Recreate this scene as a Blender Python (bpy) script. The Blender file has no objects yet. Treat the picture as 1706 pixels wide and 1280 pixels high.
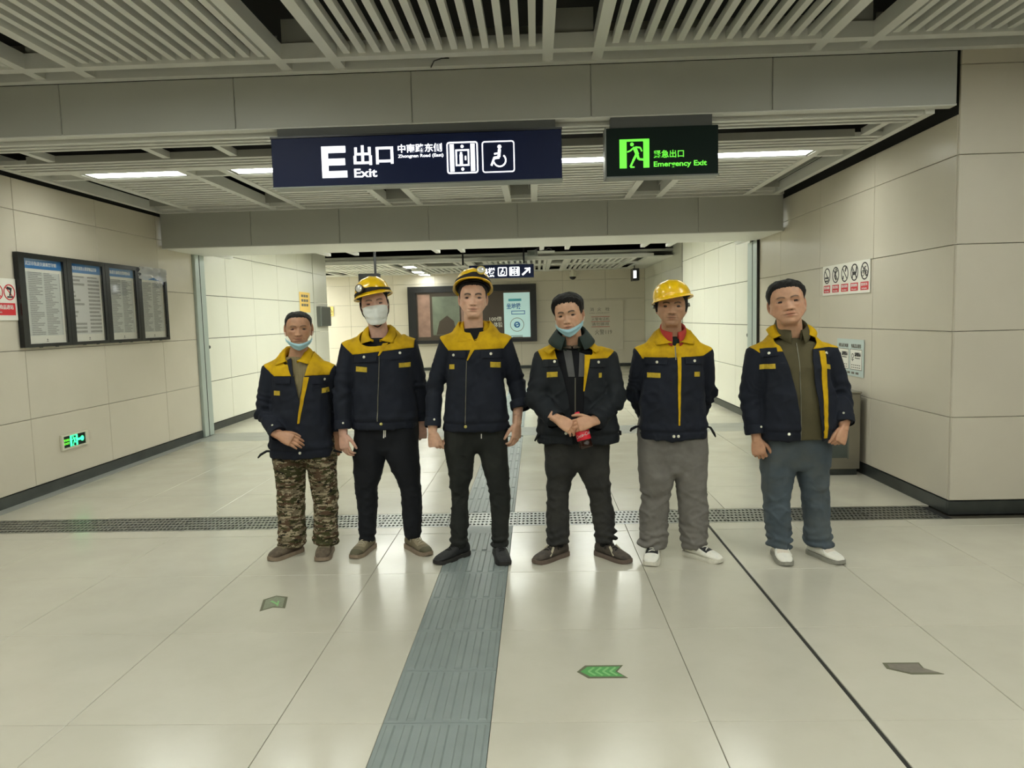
import bpy, bmesh, math, random
import numpy as np
from mathutils import Vector, Matrix
from mathutils.bvhtree import BVHTree

random.seed(7)
scene = bpy.context.scene
COL = scene.collection

# ------------------------------------------------------------------ camera
cam_data = bpy.data.cameras.new('camera')
cam_data.sensor_fit = 'HORIZONTAL'
cam_data.sensor_width = 36.0
cam_data.lens = 36.0 * 1220.0 / 1706.0
cam_data.clip_end = 100
camera = bpy.data.objects.new('camera', cam_data)
COL.objects.link(camera)
_x = Vector((0.99914, 0.03264, -0.02550)).normalized()
_y = Vector((0.02248, 0.08975, 0.99571))
_y = (_y - _x * _y.dot(_x)).normalized()
_z = _x.cross(_y)
camera.matrix_world = Matrix(((_x.x, _y.x, _z.x, 0), (_x.y, _y.y, _z.y, 0), (_x.z, _y.z, _z.z, 1.48), (0, 0, 0, 1)))
scene.camera = camera

# ------------------------------------------------------------------ world, exposure
world = bpy.data.worlds.new('world')
scene.world = world
world.use_nodes = True
world.node_tree.nodes['Background'].inputs[0].default_value = (0.9, 1.0, 0.85, 1)
world.node_tree.nodes['Background'].inputs[1].default_value = 0.03
vs = scene.view_settings
vs.view_transform = 'Standard'
vs.look = 'None'
vs.gamma = 1.0
vs.use_curve_mapping = False
vs.exposure = 0.0
LAMP = 30.0
LAMP_COLOR = (0.97, 1.0, 0.92)
scene.cycles.max_bounces = 8
scene.cycles.diffuse_bounces = 5
scene.cycles.glossy_bounces = 3
scene.cycles.transmission_bounces = 4
scene.cycles.caustics_reflective = False
scene.cycles.caustics_refractive = False
scene.cycles.use_denoising = True
scene.cycles.sample_clamp_indirect = 6.0

# ------------------------------------------------------------------ materials
def S(r, g, b):
    """sRGB 0..255 to linear"""
    f = lambda c: (c / 12.92 if c <= 0.04045 else ((c + 0.055) / 1.055) ** 2.4)
    return (f(r / 255), f(g / 255), f(b / 255))

def new_mat(name):
    m = bpy.data.materials.new(name)
    m.use_nodes = True
    nt = m.node_tree
    return m, nt, nt.nodes['Principled BSDF']

def mat(name, col, rough=0.6, metal=0.0, var=0.0, vscale=4.0, bump=0.0, bscale=60.0, spec=0.5,
        emit=0.0, rnd=0.0, stain=None, stain_amt=0.0, stain_scale=3.0, coat=0.0, stretch=None, rvar=0.0):
    m, nt, b = new_mat(name)
    N, Lk = nt.nodes, nt.links
    b.inputs['Roughness'].default_value = rough
    b.inputs['Metallic'].default_value = metal
    b.inputs['Specular IOR Level'].default_value = spec
    b.inputs['Coat Weight'].default_value = coat
    if emit:
        b.inputs['Emission Color'].default_value = (*col, 1)
        b.inputs['Emission Strength'].default_value = emit
    rgb = N.new('ShaderNodeRGB'); rgb.outputs[0].default_value = (*col, 1)
    out = rgb.outputs[0]
    geo = N.new('ShaderNodeNewGeometry')
    tc = N.new('ShaderNodeTexCoord')
    vec = geo.outputs['Position']
    if stretch:
        mp = N.new('ShaderNodeMapping'); mp.inputs['Scale'].default_value = stretch
        Lk.new(tc.outputs['Object'], mp.inputs[0]); vec = mp.outputs[0]
    if var > 0:
        n = N.new('ShaderNodeTexNoise'); n.inputs['Scale'].default_value = vscale; n.inputs['Detail'].default_value = 5
        Lk.new(vec, n.inputs['Vector'])
        mr = N.new('ShaderNodeMapRange'); mr.inputs[1].default_value = 0.3; mr.inputs[2].default_value = 0.7
        mr.inputs[3].default_value = 1 - var; mr.inputs[4].default_value = 1 + var
        Lk.new(n.outputs[0], mr.inputs[0])
        mx = N.new('ShaderNodeMix'); mx.data_type = 'RGBA'; mx.blend_type = 'MULTIPLY'; mx.inputs[0].default_value = 1
        Lk.new(out, mx.inputs[6]); Lk.new(mr.outputs[0], mx.inputs[7]); out = mx.outputs[2]
        if rvar:
            m2 = N.new('ShaderNodeMapRange'); m2.inputs[1].default_value = 0.3; m2.inputs[2].default_value = 0.7
            m2.inputs[3].default_value = rough - rvar; m2.inputs[4].default_value = rough + rvar
            Lk.new(n.outputs[0], m2.inputs[0]); Lk.new(m2.outputs[0], b.inputs['Roughness'])
    if rnd > 0:
        oi = N.new('ShaderNodeObjectInfo')
        mr = N.new('ShaderNodeMapRange'); mr.inputs[3].default_value = 1 - rnd; mr.inputs[4].default_value = 1 + rnd
        Lk.new(oi.outputs['Random'], mr.inputs[0])
        mx = N.new('ShaderNodeMix'); mx.data_type = 'RGBA'; mx.blend_type = 'MULTIPLY'; mx.inputs[0].default_value = 1
        Lk.new(out, mx.inputs[6]); Lk.new(mr.outputs[0], mx.inputs[7]); out = mx.outputs[2]
    if stain:
        n = N.new('ShaderNodeTexNoise'); n.inputs['Scale'].default_value = stain_scale; n.inputs['Detail'].default_value = 6
        n.inputs['Roughness'].default_value = 0.65
        Lk.new(vec, n.inputs['Vector'])
        mr = N.new('ShaderNodeMapRange'); mr.inputs[1].default_value = 0.45; mr.inputs[2].default_value = 0.75
        mr.inputs[3].default_value = 0; mr.inputs[4].default_value = stain_amt
        Lk.new(n.outputs[0], mr.inputs[0])
        mx = N.new('ShaderNodeMix'); mx.data_type = 'RGBA'
        mx.inputs[7].default_value = (*stain, 1)
        Lk.new(mr.outputs[0], mx.inputs[0]); Lk.new(out, mx.inputs[6]); out = mx.outputs[2]
    Lk.new(out, b.inputs['Base Color'])
    if bump > 0:
        n = N.new('ShaderNodeTexNoise'); n.inputs['Scale'].default_value = bscale; n.inputs['Detail'].default_value = 4
        Lk.new(vec, n.inputs['Vector'])
        bp = N.new('ShaderNodeBump'); bp.inputs['Strength'].default_value = bump; bp.inputs['Distance'].default_value = 0.01
        Lk.new(n.outputs[0], bp.inputs['Height']); Lk.new(bp.outputs[0], b.inputs['Normal'])
    return m

M = {}
M['floor'] = mat('floor_tile', S(188, 184, 169), 0.2, var=0.035, vscale=2.2, rnd=0.018, stain=S(150, 142, 118), stain_amt=0.10, stain_scale=5, rvar=0.05)
M['joint'] = mat('dark_joint', S(70, 66, 54), 0.8)
M['void'] = mat('dark_void', (0.006, 0.006, 0.005), 0.9)
M['grey_stone'] = mat('grey_stone', S(150, 152, 146), 0.3, var=0.06, vscale=5)
M['groove'] = mat('rubber_groove', S(36, 36, 30), 0.8)
M['tactile'] = mat('tactile_tile', S(122, 131, 129), 0.42, var=0.06, vscale=9, bump=0.08, bscale=300)
M['steel'] = mat('drain_steel', S(146, 149, 145), 0.36, metal=1.0, var=0.08, vscale=18)
M['panel'] = mat('wall_panel', S(203, 196, 180), 0.32, var=0.02, vscale=1.3, rnd=0.012, stain=S(150, 140, 115), stain_amt=0.07, stain_scale=2.2)
M['hall_panel'] = mat('hall_panel', S(222, 222, 208), 0.28, var=0.015, vscale=1.5, rnd=0.012)
M['skirting'] = mat('dark_skirting', S(72, 76, 74), 0.35, metal=0.6, var=0.15, vscale=6)
M['beam'] = mat('beam_panel', S(180, 181, 174), 0.42, var=0.02, vscale=1.0)
M['slat'] = mat('ceiling_slat', S(226, 227, 222), 0.45)
M['ceil_grey'] = mat('ceiling_grey', S(176, 177, 170), 0.5)
M['post'] = mat('pale_steel_post', S(178, 190, 184), 0.35, metal=0.3)
M['black_frame'] = mat('black_frame', S(24, 24, 26), 0.35)
M['lamp'] = mat('lamp_diffuser', LAMP_COLOR, 0.5, emit=LAMP)
M['sign_navy'] = mat('sign_navy', S(18, 30, 70), 0.45, spec=.2)
M['sign_green'] = mat('sign_dark_green', S(8, 30, 24), 0.5, spec=.2)
M['sign_white'] = mat('lit_white', (0.95, 0.97, 1.0), 0.5, emit=1.6)
M['sign_glow'] = mat('lit_green', S(110, 235, 70), 0.5, emit=1.0)
M['exit_glow'] = mat('lit_mint', S(60, 240, 150), 0.5, emit=2.2)
M['grey_metal'] = mat('grey_metal', S(120, 124, 120), 0.4, metal=0.7)
M['white_board'] = mat('white_board', S(238, 236, 226), 0.4)
M['red'] = mat('red_print', S(205, 38, 48), 0.5)
M['ink'] = mat('black_print', S(32, 30, 32), 0.6)
M['grey_ink'] = mat('grey_print', S(105, 100, 90), 0.6)
M['red_ink'] = mat('dull_red_print', S(170, 80, 70), 0.6)
M['white_ink'] = mat('white_print', S(240, 240, 236), 0.5)
M['blue'] = mat('blue_print', S(34, 120, 190), 0.4)
M['cyan'] = mat('cyan_print', S(90, 190, 215), 0.4)
M['page_frame'] = mat('board_frame', S(22, 24, 26), 0.25)
M['yellow_paper'] = mat('yellow_paper', S(236, 200, 110), 0.6)
M['plate_white'] = mat('plate_white', S(212, 208, 190), 0.4)
M['sticker_green'] = mat('sticker_green', S(84, 150, 84), 0.5, var=0.1, vscale=60)
M['sticker_edge'] = mat('sticker_edge', S(98, 98, 78), 0.6)
M['sticker_pale'] = mat('sticker_pale', S(128, 182, 118), 0.5)
M['sticker_worn'] = mat('sticker_worn', S(126, 132, 110), 0.5, var=0.2, vscale=80)
M['sticker_grey'] = mat('sticker_grey', S(116, 110, 100), 0.5, var=0.08, vscale=60)
M['bin_steel'] = mat('bin_steel', S(150, 145, 132), 0.35, metal=0.7, var=0.05, vscale=8)
M['bin_dark'] = mat('bin_glass', S(84, 92, 88), 0.15)

def print_lines(name, rows, cols, paper, ink, colw):
    """paper with rows of small print (flat print on a sheet), laid out in the sheet's own metres"""
    m, nt, b = new_mat(name)
    N, Lk = nt.nodes, nt.links
    b.inputs['Roughness'].default_value = 0.35
    tc = N.new('ShaderNodeTexCoord'); sx = N.new('ShaderNodeSeparateXYZ'); Lk.new(tc.outputs['Object'], sx.inputs[0])
    def mth(op, a, bb=None):
        n = N.new('ShaderNodeMath'); n.operation = op
        for i, v in enumerate((a, bb)):
            if v is None: continue
            if isinstance(v, (int, float)): n.inputs[i].default_value = v
            else: Lk.new(v, n.inputs[i])
        return n.outputs[0]
    zr = mth('MULTIPLY', sx.outputs[2], rows)
    line = mth('LESS_THAN', mth('FRACT', zr), 0.55)
    row = mth('FLOOR', zr)
    cx = mth('FLOOR', mth('ADD', mth('DIVIDE', sx.outputs[0], colw), 100.0))
    fx = mth('FRACT', mth('ADD', mth('DIVIDE', sx.outputs[0], colw), 100.0))
    wn = N.new('ShaderNodeTexWhiteNoise'); wn.noise_dimensions = '2D'
    cv = N.new('ShaderNodeCombineXYZ'); Lk.new(row, cv.inputs[0]); Lk.new(cx, cv.inputs[1]); Lk.new(cv.outputs[0], wn.inputs['Vector'])
    length = mth('ADD', mth('MULTIPLY', wn.outputs['Value'], 0.6), 0.45)
    mask = mth('MULTIPLY', line, mth('MULTIPLY', mth('LESS_THAN', fx, mth('MINIMUM', length, 0.93)), mth('GREATER_THAN', fx, 0.06)))
    wn2 = N.new('ShaderNodeTexNoise'); wn2.inputs['Scale'].default_value = 260
    Lk.new(tc.outputs['Object'], wn2.inputs['Vector'])
    mask = mth('MULTIPLY', mask, mth('ADD', mth('MULTIPLY', mth('GREATER_THAN', wn2.outputs[0], 0.47), 0.5), 0.4))
    mx = N.new('ShaderNodeMix'); mx.data_type = 'RGBA'; mx.inputs[6].default_value = (*paper, 1); mx.inputs[7].default_value = (*ink, 1)
    Lk.new(mask, mx.inputs[0]); Lk.new(mx.outputs[2], b.inputs['Base Color'])
    return m
M['page_two_col'] = print_lines('fine_print_two_columns', 62, 2, S(205, 208, 204), S(90, 92, 96), 0.21)
M['page_one_col'] = print_lines('coarse_print', 26, 1, S(214, 214, 212), S(96, 92, 90), 0.41)

# ------------------------------------------------------------------ mesh helpers
def link(o, parent=None):
    COL.objects.link(o)
    if parent is not None:
        o.parent = parent
    return o

def obj(name, me, m=None, parent=None, loc=(0, 0, 0), rot=None, smooth=False):
    o = bpy.data.objects.new(name, me)
    link(o, parent)
    o.location = loc
    if rot is not None:
        o.rotation_euler = rot
    if m is not None and not me.materials:
        me.materials.append(m)
    if smooth:
        me.polygons.foreach_set('use_smooth', [True] * len(me.polygons))
    return o

def struct(o):
    o['kind'] = 'structure'
    return o

def tag(o, label, cat, group=None):
    o['label'] = label; o['category'] = cat
    if group: o['group'] = group
    return o

def empty(name, loc=(0, 0, 0), rot=None):
    o = bpy.data.objects.new(name, None)
    o.empty_display_size = 0.1
    link(o)
    o.location = loc
    if rot is not None: o.rotation_euler = rot
    return o

def mesh(name, verts, faces):
    me = bpy.data.meshes.new(name)
    me.from_pydata([tuple(map(float, v)) for v in verts], [], faces)
    me.update()
    return me

def box_geo(x0, x1, y0, y1, z0, z1):
    v = [(x0, y0, z0), (x1, y0, z0), (x1, y1, z0), (x0, y1, z0), (x0, y0, z1), (x1, y0, z1), (x1, y1, z1), (x0, y1, z1)]
    f = [(0, 3, 2, 1), (4, 5, 6, 7), (0, 1, 5, 4), (1, 2, 6, 5), (2, 3, 7, 6), (3, 0, 4, 7)]
    return v, f

def join_geo(parts):
    V, F = [], []
    for v, f in parts:
        n = len(V)
        V += list(v)
        F += [tuple(i + n for i in q) for q in f]
    return V, F

def box(name, x0, x1, y0, y1, z0, z1, m, parent=None, bevel=0.0):
    """box placed by its extents; origin at its centre"""
    c = ((x0 + x1) / 2, (y0 + y1) / 2, (z0 + z1) / 2)
    v, f = box_geo(x0 - c[0], x1 - c[0], y0 - c[1], y1 - c[1], z0 - c[2], z1 - c[2])
    me = mesh(name, v, f)
    if bevel > 0:
        bm = bmesh.new(); bm.from_mesh(me)
        bmesh.ops.bevel(bm, geom=bm.edges[:], offset=bevel, segments=1, affect='EDGES')
        bm.to_mesh(me); bm.free()
    return obj(name, me, m, parent, c)

_cache = {}
def slab_mesh(w, h, d, b=0.003):
    """panel w x h, depth d, front at y=-d facing -Y with chamfered front edges"""
    k = (round(w, 3), round(h, 3), d, b)
    if k not in _cache:
        v = []
        for (ins, y) in ((0, 0), (0, -d + b), (b, -d)):
            v += [(-w / 2 + ins, y, -h / 2 + ins), (w / 2 - ins, y, -h / 2 + ins), (w / 2 - ins, y, h / 2 - ins), (-w / 2 + ins, y, h / 2 - ins)]
        f = []
        for r in range(2):
            for i in range(4):
                j = (i + 1) % 4
                f.append((r * 4 + i, r * 4 + j, r * 4 + 4 + j, r * 4 + 4 + i))
        f.append((8, 9, 10, 11))
        f.append((3, 2, 1, 0))
        _cache[k] = mesh('slab', v, f)
    return _cache[k]

def panel(name, cx, cy, cz, w, h, d, face, m, parent, b=0.003):
    """face: '-y', '+x', '-x', '+z', '-z', '+y' : where the front looks"""
    rot = {'-y': (0, 0, 0), '+x': (0, 0, math.pi / 2), '-x': (0, 0, -math.pi / 2), '+y': (0, 0, math.pi),
           '+z': (-math.pi / 2, 0, 0), '-z': (math.pi / 2, 0, 0)}[face]
    me = slab_mesh(w, h, d, b)
    o = bpy.data.objects.new(name, me)
    link(o, parent)
    o.location = (cx, cy, cz); o.rotation_euler = rot
    if not me.materials: me.materials.append(None)
    o.material_slots[0].link = 'OBJECT'
    o.material_slots[0].material = m
    return o

def text_obj(name, body, size, m, parent, loc, rot=(math.pi / 2, 0, 0), bold=0.0, align='LEFT', depth=0.001, squeeze=1.0, shear=0.0):
    c = bpy.data.curves.new('txt', 'FONT')
    c.body = body; c.size = size; c.offset = bold * size; c.extrude = depth; c.align_x = align; c.resolution_u = 3; c.shear = shear
    t = bpy.data.objects.new('txt', c); COL.objects.link(t)
    dg = bpy.context.evaluated_depsgraph_get()
    me = bpy.data.meshes.new_from_object(t.evaluated_get(dg))
    bpy.data.objects.remove(t)
    me.materials.clear()
    o = obj(name, me, m, parent, loc, rot)
    o.scale = (squeeze, 1, 1)
    return o

def prism(name, pts, y0, y1, m, parent, loc=(0, 0, 0), rot=None):
    """polygon in the XZ plane between depths y0 (front) and y1"""
    n = len(pts)
    v = [(x, y0, z) for x, z in pts] + [(x, y1, z) for x, z in pts]
    f = [tuple(range(n)), tuple(range(2 * n - 1, n - 1, -1))] + [(i, i + n, (i + 1) % n + n, (i + 1) % n) for i in range(n)]
    me = mesh(name, v, f)
    bm = bmesh.new(); bm.from_mesh(me); bmesh.ops.recalc_face_normals(bm, faces=bm.faces[:]); bmesh.ops.triangulate(bm, faces=[q for q in bm.faces if len(q.verts) > 4]); bm.to_mesh(me); bm.free()
    return obj(name, me, m, parent, loc, rot)

def geo_flat(polys, y0, y1):
    """several polygons in XZ -> one prism geometry"""
    parts = []
    for pts in polys:
        n = len(pts)
        v = [(x, y0, z) for x, z in pts] + [(x, y1, z) for x, z in pts]
        f = [tuple(range(n)), tuple(range(2 * n - 1, n - 1, -1))] + [(i, i + n, (i + 1) % n + n, (i + 1) % n) for i in range(n)]
        parts.append((v, f))
    return join_geo(parts)

def flat_obj(name, polys, y0, y1, m, parent, loc=(0, 0, 0), rot=None):
    v, f = geo_flat(polys, y0, y1)
    me = mesh(name, v, f)
    bm = bmesh.new(); bm.from_mesh(me); bmesh.ops.recalc_face_normals(bm, faces=bm.faces[:]); bmesh.ops.triangulate(bm, faces=[q for q in bm.faces if len(q.verts) > 4]); bm.to_mesh(me); bm.free()
    return obj(name, me, m, parent, loc, rot)

def bar2(x0, z0, x1, z1, w):
    d = Vector((x1 - x0, z1 - z0)); n = Vector((-d.y, d.x)).normalized() * w / 2
    return [(x0 + n.x, z0 + n.y), (x1 + n.x, z1 + n.y), (x1 - n.x, z1 - n.y), (x0 - n.x, z0 - n.y)]
def disc2(cx, cz, r, n=14, sx=1.0):
    return [(cx + r * sx * math.cos(2 * math.pi * i / n), cz + r * math.sin(2 * math.pi * i / n)) for i in range(n)]
def ring2(cx, cz, r0, r1, n=20, a0=0.0, a1=2 * math.pi):
    out = []
    for i in range(n):
        a = a0 + (a1 - a0) * i / n; b = a0 + (a1 - a0) * (i + 1) / n
        out.append([(cx + r0 * math.cos(a), cz + r0 * math.sin(a)), (cx + r1 * math.cos(a), cz + r1 * math.sin(a)),
                    (cx + r1 * math.cos(b), cz + r1 * math.sin(b)), (cx + r0 * math.cos(b), cz + r0 * math.sin(b))])
    return out
def rect2(x0, z0, x1, z1): return [(x0, z0), (x1, z0), (x1, z1), (x0, z1)]
def frame2(x0, z0, x1, z1, t): return [rect2(x0, z0, x1, z0 + t), rect2(x0, z1 - t, x1, z1), rect2(x0, z0 + t, x0 + t, z1 - t), rect2(x1 - t, z0 + t, x1, z1 - t)]

def tube_geo(pts, radii, seg=12, cap=True):
    """closed tapered tube through pts; radii float or (ra, rb)"""
    pts = [Vector(p) for p in pts]
    n = len(pts)
    V, F = [], []
    t0 = (pts[1] - pts[0]).normalized()
    ref = Vector((0, 1, 0)) if abs(t0.y) < 0.9 else Vector((1, 0, 0))
    u = (ref - t0 * ref.dot(t0)).normalized()
    for i in range(n):
        t = (pts[min(i + 1, n - 1)] - pts[max(i - 1, 0)]).normalized()
        u = (u - t * u.dot(t)).normalized()
        w = t.cross(u)
        r = radii[i] if i < len(radii) else radii[-1]
        ra, rb = r if isinstance(r, tuple) else (r, r)
        for k in range(seg):
            a = 2 * math.pi * k / seg
            V.append(pts[i] + w * (ra * math.cos(a)) + u * (rb * math.sin(a)))
    for i in range(n - 1):
        for k in range(seg):
            k2 = (k + 1) % seg
            F.append((i * seg + k, i * seg + k2, (i + 1) * seg + k2, (i + 1) * seg + k))
    if cap:
        F.append(tuple(range(seg - 1, -1, -1)))
        F.append(tuple((n - 1) * seg + k for k in range(seg)))
    return [tuple(v) for v in V], F

def capsule_geo(p0, p1, r0, r1, seg=12):
    p0, p1 = Vector(p0), Vector(p1)
    d = (p1 - p0); L = d.length; d.normalize()
    pts, rad = [], []
    for a in (-1.0, -0.8, -0.5, 0.0):
        pts.append(p0 + d * (a * r0)); rad.append(max(0.12 * r0, r0 * math.sqrt(max(0, 1 - a * a))))
    for a in (0.0, 0.5, 0.8, 1.0):
        pts.append(p1 + d * (a * r1 + (1e-4 if a == 0 else 0))); rad.append(max(0.12 * r1, r1 * math.sqrt(max(0, 1 - a * a))))
    return tube_geo(pts, rad, seg)

def rings_geo(rings, cap=True):
    seg = len(rings[0]); V = [p for r in rings for p in r]; F = []
    for i in range(len(rings) - 1):
        for k in range(seg):
            k2 = (k + 1) % seg
            F.append((i * seg + k, i * seg + k2, (i + 1) * seg + k2, (i + 1) * seg + k))
    if cap:
        F.append(tuple(range(seg - 1, -1, -1)))
        F.append(tuple((len(rings) - 1) * seg + k for k in range(seg)))
    return V, F

def ell_ring(z, cx, hw, cy, hd, n=2.0, seg=32):
    out = []
    for k in range(seg):
        a = 2 * math.pi * k / seg
        c, s = math.cos(a), math.sin(a)
        out.append((cx + hw * math.copysign(abs(c) ** (2 / n), c), cy + hd * math.copysign(abs(s) ** (2 / n), s), z))
    return out

def remesh(parts, voxel, smooth=4, factor=0.5):
    V, F = join_geo(parts)
    me = mesh('tmp', V, F)
    bm = bmesh.new(); bm.from_mesh(me); bmesh.ops.recalc_face_normals(bm, faces=bm.faces[:]); bm.to_mesh(me); bm.free()
    o = bpy.data.objects.new('tmp', me); COL.objects.link(o)
    r = o.modifiers.new('r', 'REMESH'); r.mode = 'VOXEL'; r.voxel_size = voxel; r.adaptivity = 0
    if smooth:
        s = o.modifiers.new('s', 'SMOOTH'); s.iterations = smooth; s.factor = factor
    dg = bpy.context.evaluated_depsgraph_get()
    out = bpy.data.meshes.new_from_object(o.evaluated_get(dg))
    bpy.data.objects.remove(o); bpy.data.meshes.remove(me)
    return out

# vectorised value noise in [-1, 1]
def _hash(ix, iy, iz):
    h = (ix * 374761393 + iy * 668265263 + iz * 2147483647 + 1013904223) & 0xFFFFFFFF
    h = ((h ^ (h >> 13)) * 1274126177) & 0xFFFFFFFF
    h = ((h ^ (h >> 16)) * 2246822519) & 0xFFFFFFFF
    return ((h ^ (h >> 15)) & 0xFFFF) / 32767.5 - 1.0
def vnoise(p):
    p = np.asarray(p, float)
    i = np.floor(p).astype(np.int64); f = p - i
    f = f * f * f * (f * (f * 6 - 15) + 10)
    r = 0
    for dx in (0, 1):
        for dy in (0, 1):
            for dz in (0, 1):
                w = (f[:, 0] if dx else 1 - f[:, 0]) * (f[:, 1] if dy else 1 - f[:, 1]) * (f[:, 2] if dz else 1 - f[:, 2])
                r = r + w * _hash(i[:, 0] + dx, i[:, 1] + dy, i[:, 2] + dz)
    return r
def get_co(me):
    a = np.empty(len(me.vertices) * 3); me.vertices.foreach_get('co', a); return a.reshape(-1, 3)
def get_no(me):
    a = np.empty(len(me.vertices) * 3); me.vertices.foreach_get('normal', a); return a.reshape(-1, 3)
def set_co(me, co):
    me.vertices.foreach_set('co', np.ascontiguousarray(co, dtype=np.float64).ravel()); me.update()
def sst(a, b, x):
    t = np.clip((x - a) / (b - a), 0, 1); return t * t * (3 - 2 * t)
# ================================================================== SETTING
XL, XR = -4.48, 2.925
# ---- floor: a backing slab with every tile a piece of its own
fl = struct(box('floor', -9.5, 9, -6, 23, -0.08, -0.014, M['joint']))
fl_loc = Vector(fl.location)
def tile(x0, x1, y0, y1, name='tile', m=None, gap=0.0025, top=0.0):
    w, h = x1 - x0 - gap, y1 - y0 - gap
    return panel(name, (x0 + x1) / 2 - fl_loc.x, (y0 + y1) / 2 - fl_loc.y, -0.014 - fl_loc.z, w, h, 0.014 + top, '+z', m or M['floor'], fl, b=0.0015)
xs_left = [-5.2, -4.2, -3.4, -2.6, -1.8, -1.0, -0.6]
xs_right = [-0.2, 0.6, 1.168]
xs_far_right = [1.184, 1.757, 2.56, 3.36, 4.16, 4.96]
rows_near = [0.17, 0.97, 1.77, 2.57, 3.37, 4.17, 4.97, 5.14]
def cols(xs, rows, xmin=-99, xmax=99):
    for a, b in zip(rows[:-1], rows[1:]):
        for c, d in zip(xs[:-1], xs[1:]):
            if d > xmin and c < xmax: tile(max(c, xmin), min(d, xmax), a, b)
cols(xs_left, rows_near); cols(xs_right, rows_near); cols(xs_far_right, rows_near)
box('groove_strip', 1.168, 1.184, 0, 5.14, -0.014, -0.004, M['groove'], None)
g = bpy.data.objects['groove_strip']; g.parent = fl; g.location = Vector(g.location) - fl_loc
rows_mid = [5.51, 6.23, 7.03, 7.83, 8.63, 9.2]
xs_mid_l = [-4.36, -3.4, -2.6, -1.8, -1.0, -0.6]
xs_mid_r = [-0.2, 0.6, 1.4, 2.2, 2.925]
cols(xs_mid_l, rows_mid); cols(xs_mid_r, rows_mid)
for a, b in ((9.2, 9.55), (9.55, 9.9)):
    for c, d in zip([-4.48, -3.0, -1.5, 0.0, 1.5], [-3.0, -1.5, 0.0, 1.5, 2.925]):
        tile(c, d, a, b, 'band_tile', M['grey_stone'])
rows_far = [9.9, 10.7, 11.5, 12.3, 13.1, 13.9, 14.7, 15.5]
cols([-4.62, -3.8, -3.0, -2.2, -1.4, -0.6], rows_far); cols([-0.2, 0.6, 1.4, 2.2, 2.95], rows_far)
# beyond that a tile is only a few pixels deep: one sheet of joined tiles
parts = []
for a in np.arange(15.5, 22.0, 0.8):
    for c in np.arange(-9.4, 3.4, 0.8):
        parts.append(box_geo(c + 0.001, c + 0.799, a + 0.001, a + 0.799, -0.014, 0.0))
v, f = join_geo(parts)
o = obj('far_tiles', mesh('far_tiles', [(x - fl_loc.x, y - fl_loc.y, z - fl_loc.z) for x, y, z in v], f), M['floor'], fl)
o['kind'] = 'stuff'
# tactile guide strip, each tile with its six raised bars
def tactile_mesh(nb, w, l):
    parts = []
    v, f = box_geo(-w / 2 + .001, w / 2 - .001, -l / 2 + .001, l / 2 - .001, -0.014, 0.0)
    parts.append((v, f))
    p = w / nb
    for i in range(nb):
        x = -w / 2 + p * (i + 0.5); hw = p * 0.27; e = 0.006
        x0, x1, y0, y1 = x - hw, x + hw, -l / 2 + 0.016, l / 2 - 0.016
        v = [(x0, y0, 0), (x1, y0, 0), (x1, y1, 0), (x0, y1, 0), (x0 + e, y0 + e, .0048), (x1 - e, y0 + e, .0048), (x1 - e, y1 - e, .0048), (x0 + e, y1 - e, .0048)]
        parts.append((v, [(4, 5, 6, 7), (0, 1, 5, 4), (1, 2, 6, 5), (2, 3, 7, 6), (3, 0, 4, 7)]))
    v, f = join_geo(parts)
    return mesh('tactile_tile', v, f)
tm = tactile_mesh(6, 0.4, 0.4)
ys = [0.77 + 0.4 * i for i in range(11)] + [5.71 + 0.4 * i for i in range(9)]
for y in ys:
    obj('tactile_tile', tm, M['tactile'], fl, (-0.4 - fl_loc.x, y - fl_loc.y, -fl_loc.z))
for y in (10.1 + 0.4 * i for i in range(14)):
    obj('tactile_tile', tm, M['tactile'], fl, (-0.4 - fl_loc.x, y - fl_loc.y, -fl_loc.z))
box('tactile_edge', -0.6, -0.2, 4.97, 5.14, -0.014, 0.0, M['tactile']); g = bpy.data.objects['tactile_edge']; g.parent = fl; g.location = Vector(g.location) - fl_loc

# ---- walls
def wall(name, box_args, m=None):
    return struct(box(name, *box_args, m or M['void']))
ROWS = [0.1, 0.7, 1.31, 1.915, 2.525, 2.80]
def panels_x(w, X, face, ys, rows, m, d=0.02, gap=0.004):
    L = Vector(w.location); s = 1 if face == '+x' else -1
    for y0, y1 in zip(ys[:-1], ys[1:]):
        for z0, z1 in zip(rows[:-1], rows[1:]):
            panel('panel', X - s * d - L.x, (y0 + y1) / 2 - L.y, (z0 + z1) / 2 - L.z, y1 - y0 - gap, z1 - z0 - gap, d, face, m, w)
def panels_y(w, Y, xs, rows, m, d=0.02, gap=0.004):
    L = Vector(w.location)
    for x0, x1 in zip(xs[:-1], xs[1:]):
        for z0, z1 in zip(rows[:-1], rows[1:]):
            panel('panel', (x0 + x1) / 2 - L.x, Y + d - L.y, (z0 + z1) / 2 - L.z, x1 - x0 - gap, z1 - z0 - gap, d, '-y', m, w)
wl = wall('wall_left', (XL - 0.2, XL - 0.02, -6, 9.6, 0, 3.7))
panels_x(wl, XL, '+x', [1.47, 2.67, 3.87, 5.07, 6.275, 7.465, 8.66, 9.54], ROWS, M['panel'])
wr = wall('wall_right', (XR + 0.02, XR + 0.2, 5.29, 9.8, 0, 3.7))
panels_x(wr, XR, '-x', [5.27, 6.50, 7.70, 8.92, 9.74], ROWS, M['panel'])
wc = wall('wall_corner', (XR + 0.03, 6.2, 5.27, 5.5, 0, 3.7))
panels_y(wc, 5.25, [XR + 0.004, 4.13, 5.33, 6.2], [0.1, 0.7, 1.31, 1.915, 2.525, 3.125, 3.25], M['panel'])
whl = wall('wall_hall_left', (-4.82, -4.64, 9.8, 15.6, 0, 3.4))
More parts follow.
